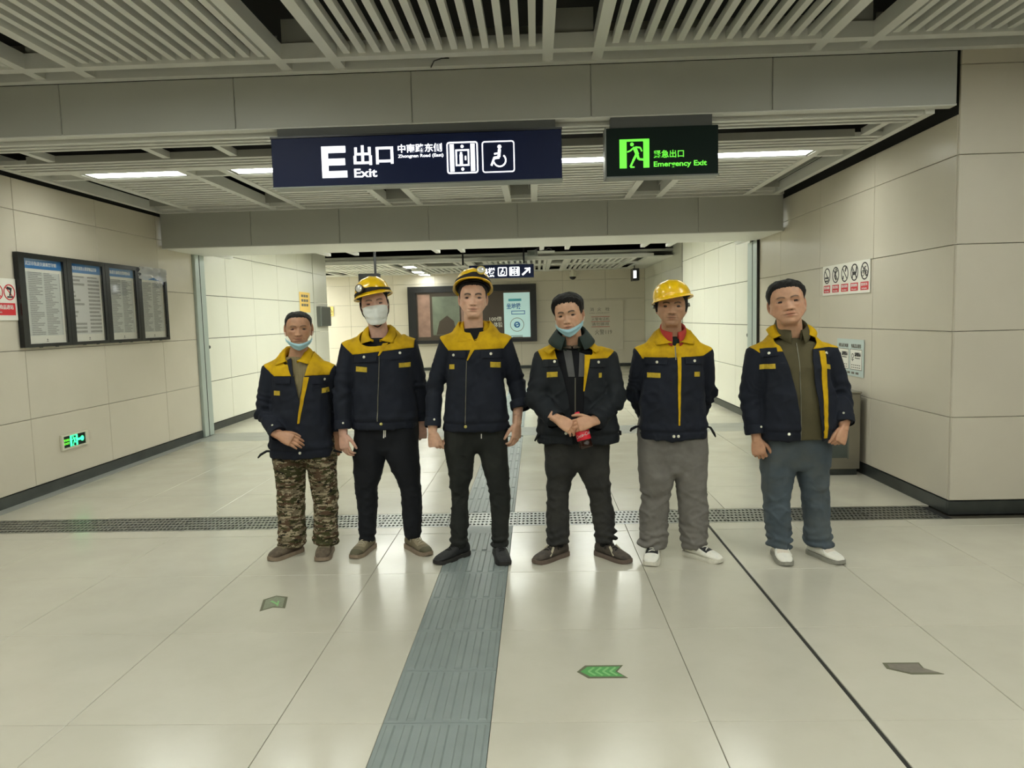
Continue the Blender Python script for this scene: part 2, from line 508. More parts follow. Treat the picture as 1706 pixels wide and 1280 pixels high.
panels_x(whl, -4.62, '+x', [9.82, 10.9, 11.95, 13.1, 14.22, 15.2], [0.1, 0.7, 1.31, 1.915, 2.525, 3.1], M['hall_panel'], gap=0.008)
panels_x(whl, -4.62, '+x', [15.25, 16.2], [0.1, 0.7, 1.31, 1.915, 2.525, 3.1], M['hall_panel'], gap=0.004)
whr = wall('wall_hall_right', (2.96, 3.15, 10.2, 15.0, 0, 3.4))
panels_x(whr, 2.94, '-x', [10.22, 10.95, 11.95, 12.95, 13.95, 14.85], [0.1, 0.7, 1.31, 1.915, 2.525, 3.1], M['hall_panel'], gap=0.008)
wfr = wall('wall_far_right', (3.22, 3.4, 14.95, 22.0, 0, 3.6))
panels_x(wfr, 3.2, '-x', [14.95, 16.4, 17.6, 18.8, 20.0, 21.7], [0.1, 0.7, 1.31, 1.915, 2.525, 3.1], M['hall_panel'])
wf = wall('wall_far', (-9.4, 3.3, 21.75, 22.0, 0, 3.6))
panels_y(wf, 21.7, [-9.4, -8.1, -6.8, -5.5, -4.2, -2.95, -1.7, -0.45, 0.8, 2.05, 3.2], [0.09, 0.73, 1.36, 1.99, 2.56, 2.9], M['panel'])
wall('wall_far_left', (-9.6, -9.4, 15.4, 22, 0, 3.6), M['hall_panel'])
wall('wall_hall_return', (-9.6, -4.82, 16.0, 16.2, 0, 3.6), M['hall_panel'])
wall('wall_back', (-4.7, 9, -6.2, -6, 0, 3.7), M['panel'])
wall('wall_side', (9, 9.2, -6.2, 5.5, 0, 3.7), M['panel'])
wall('wall_corner_end', (6.2, 9, 5.25, 5.5, 0, 3.7), M['panel'])
# skirtings
def skirt(name, a, m=None, segs=None):
    return struct(box(name, *a, m or M['skirting']))
skirt('baseboard_left', (XL - 0.02, XL + 0.006, -6, 9.54, 0, 0.095))
skirt('baseboard_right', (XR - 0.006, XR + 0.02, 5.27, 9.74, 0, 0.095))
skirt('baseboard_corner', (XR - 0.004, 6.2, 5.243, 5.27, 0, 0.095))
skirt('baseboard_hall_left', (-4.64, -4.612, 9.82, 16.2, 0, 0.095))
skirt('baseboard_hall_right', (2.932, 2.96, 10.22, 14.9, 0, 0.095))
skirt('baseboard_far', (-9.4, 3.2, 21.68, 21.75, 0, 0.085))
skirt('trim_1', (XL, -4.36, 1, 9.2, -0.014, 0.001), M['grey_stone'])           # grey stone border along the left wall
# door posts of the fire shutter
def post(name, x0, x1, y0, y1, z1):
    p = struct(box(name, x0, x1, y0, y1, 0.004, z1, M['post'], None, 0.006))
    L = Vector(p.location)
    xm = x1 if x0 < -2 else x0
    s = 1 if x0 < -2 else -1
    obj('rail_groove', mesh('rail_groove', *box_geo(xm - 0.004, xm + s * 0.003, (y0 + y1) / 2 - 0.02, (y0 + y1) / 2 - 0.008, 0.004, z1)), M['groove'], p, -L)
    return p
post('trim_2', -4.64, -4.445, 9.54, 9.82, 2.42)
post('trim_3', 2.90, 3.06, 9.76, 10.2, 2.42)
struct(box('trim_4', 2.895, 2.93, 9.735, 9.765, 0, 2.42, M['groove']))

# ---- beams
def beam(name, Y, z0, z1, x0, x1, joints, depth, m):
    b = struct(box(name, x0, x1, Y + 0.012, Y + depth, z0 + 0.006, z1, M['ceil_grey']))
    box('soffit', x0, x1, Y + 0.002, Y + depth + .02, z0 - .006, z0 + .006, M['slat'])
    so = [o for o in COL.objects if o.name.startswith('soffit') and o.parent is None][-1]; so.parent = b; so.location = Vector(so.location) - Vector(b.location)
    L = Vector(b.location)
    for a, c in zip(joints[:-1], joints[1:]):
        panel('panel', (a + c) / 2 - L.x, Y + 0.012 - L.y, (z0 + z1) / 2 - L.z, c - a - 0.005, z1 - z0, 0.012, '-y', m, b)
    return b
b1 = beam('trim_5', 5.25, 2.862, 3.215, -5.4, 2.905, [-5.85, -4.6, -3.345, -2.09, -0.835, 0.415, 1.66, 2.905], 0.07, M['beam'])
b2 = beam('trim_6', 8.72, 2.42, 2.835, -4.45, 2.89, [-4.45, -3.36, -2.30, -1.24, -0.19, 0.86, 1.91, 2.89], 0.04, M['beam'])
# soffit behind the second beam
sf = struct(box('trim_7', -4.47, 2.91, 8.76, 9.85, 2.42, 2.46, M['slat']))

# ---- ceilings
ce = struct(box('ceiling', -9.5, 9, -6, 23, 3.7, 3.8, M['void']))
CL = Vector(ce.location)
def cbar(name, x0, x1, y0, y1, z0, z1, m=None):
    """ceiling piece; shares mesh between equal sizes"""
    k = ('c', round(x1 - x0, 3), round(y1 - y0, 3), round(z1 - z0, 3), (m or M['slat']).name)
    if k not in _cache:
        v, f = box_geo(-(x1 - x0) / 2, (x1 - x0) / 2, -(y1 - y0) / 2, (y1 - y0) / 2, -(z1 - z0) / 2, (z1 - z0) / 2)
        _cache[k] = mesh(name, v, f); _cache[k].materials.append(m or M['slat'])
    return obj(name, _cache[k], None, ce, ((x0 + x1) / 2 - CL.x, (y0 + y1) / 2 - CL.y, (z0 + z1) / 2 - CL.z))
def lamp(name, x0, x1, y0, y1, z, label, group=None, inset=0.012, h=0.04):
    """recessed strip lamp: steel tray with a glowing diffuser"""
    c = ((x0 + x1) / 2, (y0 + y1) / 2, z)
    e = empty(name, c)
    tag(e, label, 'ceiling light', group)
    hx, hy = (x1 - x0) / 2, (y1 - y0) / 2
    t = 0.01
    h = max(h, inset + .03)
    parts = [box_geo(-hx, hx, -hy, -hy + t, 0, h), box_geo(-hx, hx, hy - t, hy, 0, h), box_geo(-hx, -hx + t, -hy + t, hy - t, 0, h),
             box_geo(hx - t, hx, -hy + t, hy - t, 0, h), box_geo(-hx, hx, -hy, hy, h, h + 0.01)]
    obj('tray', mesh('tray', *join_geo(parts)), M['slat'], e)
    obj('diffuser', mesh('diffuser', *box_geo(-hx + t, hx - t, -hy + t, hy - t, inset, inset + 0.012)), M['lamp'], e)
    return e
# bay 1 : long slats between pairs of bars, running towards the beam
Z1 = 3.23
pair = [(-5.20, -4.85), (-3.42, -3.07), (-1.68, -1.31), (0.117, 0.453), (1.92, 2.25), (3.70, 4.03), (5.48, 5.81)]
for a, b in pair:
    for x in (a, b):
        cbar('bar', x - 0.036, x + 0.036, 0.4, 5.18, Z1, Z1 + 0.1)
    cbar('recess_panel', a + 0.036, b - 0.036, 4.985, 4.995, Z1 + 0.09, Z1 + 0.26, M['ceil_grey'])
for (a, b), (c, d) in zip(pair[:-1], pair[1:]):
    n = 13
    for i in range(n):
        x = b + (c - b) * (i + 1) / (n + 1)
        cbar('slat', x - 0.022, x + 0.022, 3.72, 4.97, Z1 + 0.02, Z1 + 0.068)
    cbar('recess_panel', b + 0.036, c - 0.036, 5.1, 5.11, Z1 + 0.02, Z1 + 0.2, M['ceil_grey'])
    cbar('cross_bar', b + 0.036, c - 0.036, 3.64, 3.72, Z1, Z1 + 0.1)
    cbar('closing_plate', b + 0.036, c - 0.036, 0.4, 3.30, Z1 + 0.02, Z1 + 0.05)
for (a, b), (c, d) in zip(pair[:-1], pair[1:]):
    cbar('cross_bar', b + 0.036, c - 0.036, 4.97, 5.05, Z1, Z1 + 0.1)
    cbar('cross_bar', a + 0.036, b - 0.036, 4.97, 5.05, Z1, Z1 + 0.1)
cbar('edge_bar', -5.6, 6.2, 5.18, 5.248, Z1 - 0.012, Z1 + 0.1)
for (a, b), (c, d) in zip(pair[:-1], pair[1:]):
    pass
for xa, xb in ((-2.97, -1.78), (0.155, 0.415), (2.35, 3.60)):
    lamp('ceiling_light', xa, xb, 3.28, 3.60, Z1 - 0.015, 'strip light overhead just in front of the frame', 'strip lights overhead in front of the frame', inset=.018)
for y in (1.2, -1.2, -3.6):  # unseen lamps added to light the scene from behind the viewer
    for x in (-4.1, -2.3, -0.5, 1.3, 3.1, 5.0):
        lamp('ceiling_light', x - 0.6, x + 0.6, y - 0.11, y + 0.11, 3.17, 'added strip light, unseen behind the viewer', 'added strip lights behind the viewer')
struct(box('ceiling_rear', -4.48, 9, -6, 0.4, 3.23, 3.26, M['slat']))

# bay 2 : slats across, with the row of strip lights
Z2 = 2.83
XB0, XB1 = -4.41, 2.77
for y in (5.38, 5.47, 5.56):
    cbar('slat', XB0, XB1, y - 0.022, y + 0.022, Z2, Z2 + 0.035)
cbar('channel', XB0 + 0.3, XB1 - 0.25, 5.955, 5.965, Z2, Z2 + 0.058, M['ceil_grey'])
for y in (5.99, 6.09, 6.19):
    cbar('slat', XB0, XB1, y - 0.022, y + 0.022, Z2, Z2 + 0.035)
cbar('cross_bar', XB0, XB1, 6.27, 6.41, Z2, Z2 + 0.05)
for x in (-3.9, -2.95, -2.4, 2.6):
    cbar('bar', x - 0.03, x + 0.03, 5.58, 5.965, Z2 + 0.01, Z2 + 0.06)
for x in (XB0, XB1):
    cbar('edge_bar', x - 0.03, x + 0.03, 5.33, 8.70, Z2 - 0.005, Z2 + 0.1)
barx = [-4.0, -3.05, -2.70, -1.68, -1.32, -0.29, 0.01, 1.08, 1.44, 2.44]
for x in barx:
    cbar('bar', x - 0.036, x + 0.036, 6.41, 8.66, Z2, Z2 + 0.1)
bays = list(zip(barx[0::2], barx[1::2]))
for a, b in bays:
    cbar('cross_bar', a + 0.036, b - 0.036, 6.66, 6.73, Z2, Z2 + 0.06)
    n = 13
    for i in range(n):
        y = 6.80 + i * 0.125
        cbar('slat', a + 0.036, b - 0.036, y - 0.034, y + 0.034, Z2 + 0.012, Z2 + 0.06)
gaps = [(XB0 + 0.03, barx[0])] + list(zip(barx[1:-1:2], barx[2::2])) + [(barx[-1], XB1 - 0.03)]
for a, b in gaps:
    cbar('cross_bar', a + 0.036, b - 0.036, 6.62, 6.68, Z2, Z2 + 0.05)
    cbar('recess_panel', a + 0.036, b - 0.036, 8.30, 8.31, Z2 + 0.02, Z2 + 0.22, M['ceil_grey'])
    cbar('recess_panel', b - 0.06, b - 0.05, 6.70, 8.30, Z2 + 0.08, Z2 + 0.2, M['ceil_grey'])
    cbar('recess_panel', a + 0.05, b - 0.06, 6.42, 6.60, Z2 + 0.1, Z2 + 0.11, M['ceil_grey'])
for a, b in bays + gaps:
    cbar('cross_bar', a + 0.036, b - 0.036, 8.42, 8.47, Z2, Z2 + 0.1)
cbar('edge_bar', XB0, XB1 + 0.1, 8.64, 8.715, Z2 - 0.004, Z2 + 0.1)
names = ['leftmost strip light of the ceiling row, left of the navy exit sign', 'strip light in the ceiling row, second from the left, half behind the navy exit sign',
         'strip light in the ceiling row, hidden behind the navy exit sign', 'strip light in the ceiling row between the navy and green signs',
         'strip light in the ceiling row right of the green emergency sign']
for (a, b), nm in zip(bays, names):
    lamp('ceiling_light', a + 0.06, b - 0.05, 6.44, 6.64, Z2 + 0.008, nm, inset=.03)
# low ceiling edge beyond the second beam
for x in (-4.3, -2.9, -2.5, -1.35, -1.0, 0.1, 0.45, 1.5, 1.85, 2.8):
    cbar('bar', x - 0.03, x + 0.03, 9.85, 10.36, 2.42, 2.46)
cbar('plate', -4.47, 2.91, 9.86, 10.40, 2.56, 2.58, M['slat'])
cbar('edge_bar', -4.47, 2.91, 10.38, 10.40, 2.51, 2.58)
# hall ceiling hidden from view by the low edge, with lamps added to light the hall
hc = struct(box('ceiling_hall', -4.62, 2.94, 10.6, 15.0, 2.95, 3.0, M['slat']))
for y in (10.95, 12.2, 13.5, 14.6):
    for x in (-2.8, -0.8, 1.2):
        lamp('ceiling_light', x - 0.6, x + 0.6, y - 0.13, y + 0.13, 2.895, 'added strip light on the hall ceiling, unseen above the low edge', 'added unseen hall strip lights')
# far ceiling
cf = struct(box('ceiling_far', -9.4, 3.2, 17.2, 21.75, 2.95, 3.0, M['ceil_grey']))
FL = Vector(cf.location)
def fbar(name, x0, x1, y0, y1, z0, z1, m=None):
    v, f = box_geo(x0 - FL.x, x1 - FL.x, y0 - FL.y, y1 - FL.y, z0 - FL.z, z1 - FL.z)
    return obj(name, mesh(name, v, f), m or M['slat'], cf)
fbar('fascia', -9.4, 2.75, 17.20, 17.23, 2.83, 2.905, M['slat'])
fbar('edge_panel', -9.4, 2.75, 17.23, 17.45, 2.83, 2.85, M['slat'])
fbar('edge_panel', 2.75, 3.19, 17.2, 21.7, 2.83, 2.85, M['slat'])
for x in (-5.6, -5.2, -3.55, -3.2, -1.55, -1.2, 0.35, 0.75, 2.35, 2.7):
    fbar('bar', x - 0.05, x + 0.05, 17.45, 21.7, 2.83, 2.88)
for y in (19.2, 21.5):
    fbar('cross_bar', -9.4, 2.7, y - 0.2, y + 0.2, 2.84, 2.87)
for a, b in ((-5.2, -3.55), (-3.2, -1.55), (-1.2, 0.35), (0.75, 2.35)):
    for y0, y1 in ((17.45, 19.0), (19.4, 21.3)):
        n = 11
        for i in range(n):
            x = a + (b - a) * (i + 0.7) / (n + 0.4)
            if -2.75 < x < -2.05 and y0 < 19: continue
            fbar('slat', x - 0.035, x + 0.035, y0, y1, 2.85, 2.90)
for i, (x, y) in enumerate(((-3.07, 18.09), (-3.18, 20.06), (-3.19, 21.25))):
    lamp('ceiling_light', x - 0.14, x + 0.14, y - 0.26, y + 0.26, 2.80, ['nearest', 'middle', 'farthest'][i] + ' of three small square lights receding on the far slatted ceiling', inset=0.0)
lamp('ceiling_light', -7.0, -6.3, 19.3, 19.6, 2.80, 'small ceiling light far left, above the wall beside the grey service box', inset=0.0)
for y in (18.3, 20.3):  # out of view, added to brighten the far room
    lamp('ceiling_light', -8.8, -6.9, y - .4, y + .4, 2.80, 'added strip light, unseen round the hall corner, brightening the far room', 'added far room strip lights', inset=0.0)

# ---- drain channel with punched steel grates
dr = empty('drain_channel', (0, 5.325, 0))
tag(dr, 'punched stainless steel drain grate running across the tiled floor behind the people', 'drain')
obj('trough', mesh('trough', *box_geo(-5.2, 2.92, -0.185, 0.185, -0.07, -0.012)), M['void'], dr)
def grate_mesh(w, d, nx, ny, stag):
    bm = bmesh.new()
    px, py = w / nx, (d - 0.03) / ny
    parts = []
    rim_y = d / 2
    for j in range(ny):
        for i in range(nx):
            cx = -w / 2 + px * (i + 0.5); cy = -d / 2 + 0.015 + py * (j + 0.5)
            o8 = stag * px * (0.25 if j % 2 else -0.25)
            r = 0.0098
            sq = [(-px / 2, -py / 2), (0, -py / 2), (px / 2, -py / 2), (px / 2, 0), (px / 2, py / 2), (0, py / 2), (-px / 2, py / 2), (-px / 2, 0)]
            v = [(cx + x, cy + y, 0.0) for x, y in sq]
            for k in range(8):
                a = -3 * math.pi / 4 + k * math.pi / 4
                v.append((cx + o8 + r * math.cos(a) * .95, cy + r * math.sin(a) * 1.9, 0.0))
            for k in range(8):
                a = -3 * math.pi / 4 + k * math.pi / 4
                v.append((cx + o8 + r * math.cos(a) * .95, cy + r * math.sin(a) * 1.9, -0.006))
            f = []
            for k in range(8):
                k2 = (k + 1) % 8
                f.append((k, k2, 8 + k2, 8 + k)); f.append((8 + k, 8 + k2, 16 + k2, 16 + k))
            parts.append((v, f))
    for s in (-1, 1):
        y0, y1 = sorted((s * rim_y, s * (rim_y - 0.015)))
        parts.append(([(-w / 2, y0, 0), (w / 2, y0, 0), (w / 2, y1, 0), (-w / 2, y1, 0)], [(0, 1, 2, 3)]))
        parts.append(([(-w / 2, s * rim_y, 0), (w / 2, s * rim_y, 0), (w / 2, s * rim_y, -.012), (-w / 2, s * rim_y, -.012)], [(0, 1, 2, 3)]))
    bm.free()
    v, f = join_geo(parts)
    me = mesh('grate', v, f)
    bm = bmesh.new(); bm.from_mesh(me); bmesh.ops.recalc_face_normals(bm, faces=bm.faces[:])
    for q in bm.faces:
        if q.normal.z < -0.5: q.normal_flip()
    bm.to_mesh(me); bm.free()
    return me
gm0 = grate_mesh(0.50, 0.365, 17, 5, 0.0)
gm1 = grate_mesh(0.50, 0.365, 17, 5, 1.0)
x = -5.2; i = 0
pat = [1, 1, 0, 1, 1, 0, 1, 1, 0, 0, 0, 1, 0, 1, 1, 0, 1]
while x + 0.5 <= 2.93:
    obj('grate', (gm1 if pat[i % len(pat)] else gm0), M['steel'], dr, (x + 0.25, 0, -0.001))
    x += 0.503; i += 1
# ================================================================== SIGNS AND WALL FIXTURES
HP = math.pi / 2
M['sign_mount'] = mat('sign_mount', S(92, 94, 92), .6)
def plate(name, x0, x1, z0, z1, y0, y1, m, parent, bevel=0.0):
    o = box(name, x0, x1, y0, y1, z0, z1, m, None, bevel)
    o.parent = parent
    return o
def txt(parent, body, x0, z0, h, m, y=-0.002, width=None, bold=0.0, name='lettering', cjk=False, shear=0.0, base=0.0):
    """lettering with its lower left corner at x0, z0, cap height about h, stretched to width"""
    o = text_obj(name, body, h / (0.86 if cjk else 0.73), m, parent, (x0, y, z0 + (h * 0.10 if cjk else 0) + base), bold=bold, shear=shear)
    if width:
        xs = [v.co.x for v in o.data.vertices]
        s = width / max(1e-6, max(xs) - min(xs))
        o.scale = (s, 1, 1); o.location.x = x0 - min(xs) * s
    return o
def wheelchair(cx, cz, s):
    """white wheelchair user as polygons, s = icon height"""
    P = []
    P.append(disc2(cx - .05 * s, cz + .36 * s, .075 * s))
    P.append(bar2(cx - .05 * s, cz + .27 * s, cx - .02 * s, cz - .02 * s, .11 * s))
    P.append(bar2(cx - .05 * s, cz + .13 * s, cx + .16 * s, cz + .10 * s, .06 * s))
    P.append(bar2(cx - .04 * s, cz - .03 * s, cx + .17 * s, cz - .05 * s, .10 * s))
    P.append(bar2(cx + .15 * s, cz - .03 * s, cx + .27 * s, cz - .33 * s, .075 * s))
    P += ring2(cx - .05 * s, cz - .14 * s, .20 * s, .255 * s, 18, math.radians(130), math.radians(345))
    P = [[(2 * cx - x, z) for x, z in q] for q in P]
    return P
def rounded_frame(x0, z0, x1, z1, t, r=0.02, n=4):
    out, inn = [], []
    for (cx, cz, a0) in ((x1 - r, z1 - r, 0), (x0 + r, z1 - r, 90), (x0 + r, z0 + r, 180), (x1 - r, z0 + r, 270)):
        for k in range(n + 1):
            a = math.radians(a0 + 90 * k / n)
            out.append((cx + r * math.cos(a), cz + r * math.sin(a)))
            inn.append((cx + (r - t) * math.cos(a), cz + (r - t) * math.sin(a)))
    m = len(out)
    return [[out[i], out[(i + 1) % m], inn[(i + 1) % m], inn[i]] for i in range(m)]
def lift_icon(x0, z0, x1, z1):
    w, h = x1 - x0, z1 - z0; cx = (x0 + x1) / 2
    P = rounded_frame(x0, z0, x1, z1, .045 * w, .02)
    P += [rect2(x0 + .10 * w, z0 + .07 * h, x0 + .235 * w, z1 - .07 * h), rect2(x1 - .235 * w, z0 + .07 * h, x1 - .10 * w, z1 - .07 * h)]
    P += frame2(x0 + .28 * w, z0 + .24 * h, x1 - .28 * w, z1 - .24 * h, .05 * w)
    P += [disc2(cx, z1 - .15 * h, .05 * h), disc2(cx, z0 + .14 * h, .05 * h)]
    P += [disc2(cx - .04 * w, z0 + .64 * h, .04 * h), bar2(cx - .04 * w, z0 + .60 * h, cx - .04 * w, z0 + .30 * h, .10 * w), bar2(cx + .10 * w, z0 + .55 * h, cx + .10 * w, z0 + .42 * h, .05 * w)]
    return P
# --- big navy exit sign under the first beam
sg = empty('exit_sign', (0, 5.24, 0))
tag(sg, 'long navy hanging sign with white letter E, Exit, lift and wheelchair symbols', 'sign')
plate('case', -1.842, 0.206, 2.448, 2.786, 0.0, 0.14, M['sign_navy'], sg, 0.004)
plate('bottom_rail', -1.846, 0.210, 2.440, 2.449, -0.006, 0.146, M['grey_metal'], sg)
plate('top_rail', -1.846, 0.210, 2.785, 2.797, -0.006, 0.146, M['black_frame'], sg)
plate('mount', -1.80, .165, 2.797, 2.856, .02, .10, M['sign_mount'], sg)
W = M['sign_white']
E_w, E_h, t = .178, .217, .046
x0, z0 = -1.485, 2.503
flat_obj('lettering', [rect2(x0, z0, x0 + t, z0 + E_h), rect2(x0 + t, z0, x0 + E_w, z0 + t), rect2(x0 + t, z0 + (E_h - t) / 2, x0 + E_w * .93, z0 + (E_h + t) / 2), rect2(x0 + t, z0 + E_h - t, x0 + E_w * .96, z0 + E_h)], -.003, 0.001, W, sg)
txt(sg, '出口', -1.258, 2.585, .122, W, width=.282, bold=.022, cjk=True)
txt(sg, 'Exit', -1.258, 2.502, .060, W, width=.163, bold=.02)
txt(sg, '中南路东侧', -.943, 2.660, .052, W, width=.311, bold=.018, cjk=True)
txt(sg, 'Zhongnan Road (East)', -.943, 2.626, .022, W, width=.32, bold=.012)
flat_obj('lift_symbol', lift_icon(-.600, 2.503, -.380, 2.722), -.003, .001, W, sg)
flat_obj('wheelchair_symbol', rounded_frame(-.352, 2.503, -.124, 2.719, .008, .02) + wheelchair(-.238, 2.612, .185), -.003, .001, W, sg)
# --- green emergency exit sign
eg = empty('emergency_exit_sign', (0, 5.24, 0))
tag(eg, 'dark green hanging sign with glowing running man and words Emergency Exit', 'sign')
plate('case', .513, 1.288, 2.446, 2.778, 0, .12, M['sign_green'], eg, .004)
plate('frame', .509, 1.292, 2.438, 2.448, -.006, .126, M['grey_metal'], eg)
plate('frame', .505, .514, 2.438, 2.782, -.006, .126, M['grey_metal'], eg)
plate('mount', .55, 1.25, 2.778, 2.856, .02, .10, M['sign_mount'], eg)
G = M['sign_glow']
def running_man(x0, z0, w, h):
    X = lambda u: x0 + u * w
    Z = lambda v: z0 + v * h
    P = [rect2(X(0), Z(0), X(.24), Z(1)), rect2(X(.80), Z(0), X(1), Z(1)), rect2(X(.24), Z(.92), X(.80), Z(1))]
    P.append(disc2(X(.42), Z(.82), .065 * h))
    b = lambda a, c, d, e, t: P.append(bar2(X(a), Z(c), X(d), Z(e), t * h))
    b(.50, .72, .60, .46, .13); b(.50, .72, .36, .60, .055); b(.36, .60, .26, .56, .05)
    b(.54, .72, .70, .70, .055); b(.70, .70, .75, .57, .05)
    b(.57, .48, .46, .26, .085); b(.46, .26, .36, .04, .07); b(.36, .03, .50, .03, .05)
    b(.60, .46, .64, .30, .085); b(.64, .30, .84, .28, .07)
    return P
flat_obj('running_man', running_man(.606, 2.503, .206, .196), -.003, .001, G, eg)
txt(eg, '紧急出口', .842, 2.566, .048, G, width=.208, bold=.012, cjk=True)
txt(eg, 'Emergency Exit', .842, 2.508, .036, M['sign_glow'], width=.366, bold=.02)

# --- four framed notice boards in a row on the left wall
head = ['武汉市轨道交通乘客守则', '轨道交通禁止携带物品目录', '轨道交通票务管理办法', '乘客文明乘车须知']
by = [6.215, 6.87, 7.49, 8.11, 8.75]
blab = ['framed notice board, nearest of the row of four, blue header, two columns of small print',
        'framed notice board, second of the four, blue header over a few lines of larger print',
        'framed notice board, third of the four, blue header and reflections across its upper half',
        'framed notice board, farthest of the four, crumpled clear film over its top edge']
for i in range(4):
    y0, y1 = by[i], by[i + 1]
    cy = (y0 + y1) / 2; w = (y1 - y0) / 2 - .002
    e = empty('notice_board', (XL + 0.002, cy, 1.75), (0, 0, HP))
    tag(e, blab[i], 'notice board', 'notice boards on the left wall')
    zt, zb, f = .412, -.415, .045
    parts = [box_geo(-w, w, -.045, 0, zt - f, zt), box_geo(-w, w, -.045, 0, zb, zb + .03), box_geo(-w, -w + f + .03, -.045, 0, zb + .03, zt - f), box_geo(w - f, w, -.045, 0, zb + .03, zt - f)]
    obj('frame', mesh('frame', *join_geo(parts)), M['page_frame'], e)
    px0, px1, pz0, pz1 = -w + f + .03, w - f, zb + .03, zt - f
    pw = px1 - px0
    pg = obj('page', mesh('page', *box_geo(-pw / 2, pw / 2, -.002, 0, -(pz1 - pz0) / 2, (pz1 - pz0) / 2)), M['white_board'], e, ((px0 + px1) / 2, -.014, (pz0 + pz1) / 2))
    ht = .085
    plate('header', px0, px1, pz1 - ht, pz1, -.018, -.014, M['blue'], e)
    txt(e, head[i], px0 + .045, pz1 - ht + .027, .034, M['white_ink'], y=-.0195, width=pw * .78, bold=.01, cjk=True)
    body = obj('print', mesh('print', *box_geo(-pw * .44, pw * .44, -.0008, 0, -(pz1 - pz0 - ht - .10) / 2, (pz1 - pz0 - ht - .10) / 2)),
               M['page_one_col'] if i == 1 else M['page_two_col'], e, ((px0 + px1) / 2, -.0165, (pz0 + pz1 - ht) / 2 + .02))
    flat_obj('emblem', [disc2(0, 0, .008), rect2(-.014, -.018, .014, -.013)], -.001, 0, M['ink'], e, ((px0 + px1) / 2, -.0165, pz0 + .032))
    glass = M.get('glass')
    if glass is None:
        m, nt, b = new_mat('board_glass')
        b.inputs['Transmission Weight'].default_value = 1; b.inputs['Roughness'].default_value = .03; b.inputs['IOR'].default_value = 1.2
        tr = nt.nodes.new('ShaderNodeBsdfTransparent'); gl = nt.nodes.new('ShaderNodeBsdfGlossy'); gl.inputs['Roughness'].default_value = .04
        mx = nt.nodes.new('ShaderNodeMixShader'); lw = nt.nodes.new('ShaderNodeLayerWeight'); lw.inputs[0].default_value = .12
        nt.links.new(lw.outputs['Facing'], mx.inputs[0]); nt.links.new(tr.outputs[0], mx.inputs[1]); nt.links.new(gl.outputs[0], mx.inputs[2])
        nt.links.new(mx.outputs[0], nt.nodes['Material Output'].inputs['Surface'])
        M['glass'] = glass = m
    plate('pane', px0 - .002, px1 + .002, pz0 - .002, pz1 + .002, -.038, -.036, glass, e)
    for yy in (-.10, .12):
        plate('latch', yy - .012, yy + .012, zb - .008, zb + .004, -.04, -.02, M['grey_metal'], e)
    if i == 3:   # crumpled clear film taped over the top corner
        n, k = 16, 7
        V, F = [], []
        for a in range(n + 1):
            for b_ in range(k + 1):
                u, v_ = a / n, b_ / k
                z = zt + .012 - v_ * (.135 if v_ < 1 else .135 + .02 * math.sin(9 * u))
                yv = -.054 - .016 * float(vnoise(np.array([[u * 7.3, v_ * 3.1, 2.2]]))[0]) - .009 * float(vnoise(np.array([[u * 19, v_ * 9, 5.2]]))[0])
                V.append((-w + .01 + u * (2 * w - .03), yv, z))
        for a in range(n):
            for b_ in range(k):
                F.append((a * (k + 1) + b_, (a + 1) * (k + 1) + b_, (a + 1) * (k + 1) + b_ + 1, a * (k + 1) + b_ + 1))
        m, nt, b = new_mat('clear_film'); b.inputs['Roughness'].default_value = .12; b.inputs['Base Color'].default_value = (.75, .75, .75, 1); b.inputs['Alpha'].default_value = .5; b.inputs['Specular IOR Level'].default_value = 1.0
        obj('clear_film', mesh('clear_film', V, F), m, e, smooth=True)

# --- prohibition sign cut by the left edge
def ban(cx, cz, r, sx=1.0):
    return ring2(cx, cz, r * .86, r, 24) + [bar2(cx - r * .66, cz + r * .66, cx + r * .66, cz - r * .66, r * .12)]
e = empty('prohibition_sign', (XL + .004, 6.0, 1.752), (0, 0, HP))
tag(e, 'white prohibition sign with a red caption box left of the framed boards', 'sign')
plate('plate', -.275, .212, -.178, .176, -.006, 0, M['white_board'], e)
for cx, nm in ((.128, 0), (-.015, 1), (-.158, 2)):
    flat_obj('prohibition_ring', ban(cx, .06, .068), -.008, -.006, M['red'], e)
flat_obj('pictogram', [bar2(.100, .098, .155, .085, .022), bar2(.15, .09, .13, .03, .014), bar2(.100, .02, .165, .02, .012)], -.0085, -.006, M['ink'], e)
flat_obj('pictogram', [disc2(-.015, .098, .011), bar2(-.015, .085, -.015, .02, .03), bar2(-.015, .08, .01, .05, .01)], -.0085, -.006, M['ink'], e)
flat_obj('pictogram', [disc2(-.158, .098, .011), bar2(-.158, .085, -.16, .02, .03)], -.0085, -.006, M['ink'], e)
plate('caption_box', -.235, .185, -.135, -.032, -.008, -.006, M['red'], e)
txt(e, '严禁携带危险品进站', -.215, -.085, .036, M['white_ink'], y=-.009, width=.375, bold=.01, cjk=True)
txt(e, 'No dangerous goods', -.20, -.115, .014, M['white_ink'], y=-.009, width=.22)

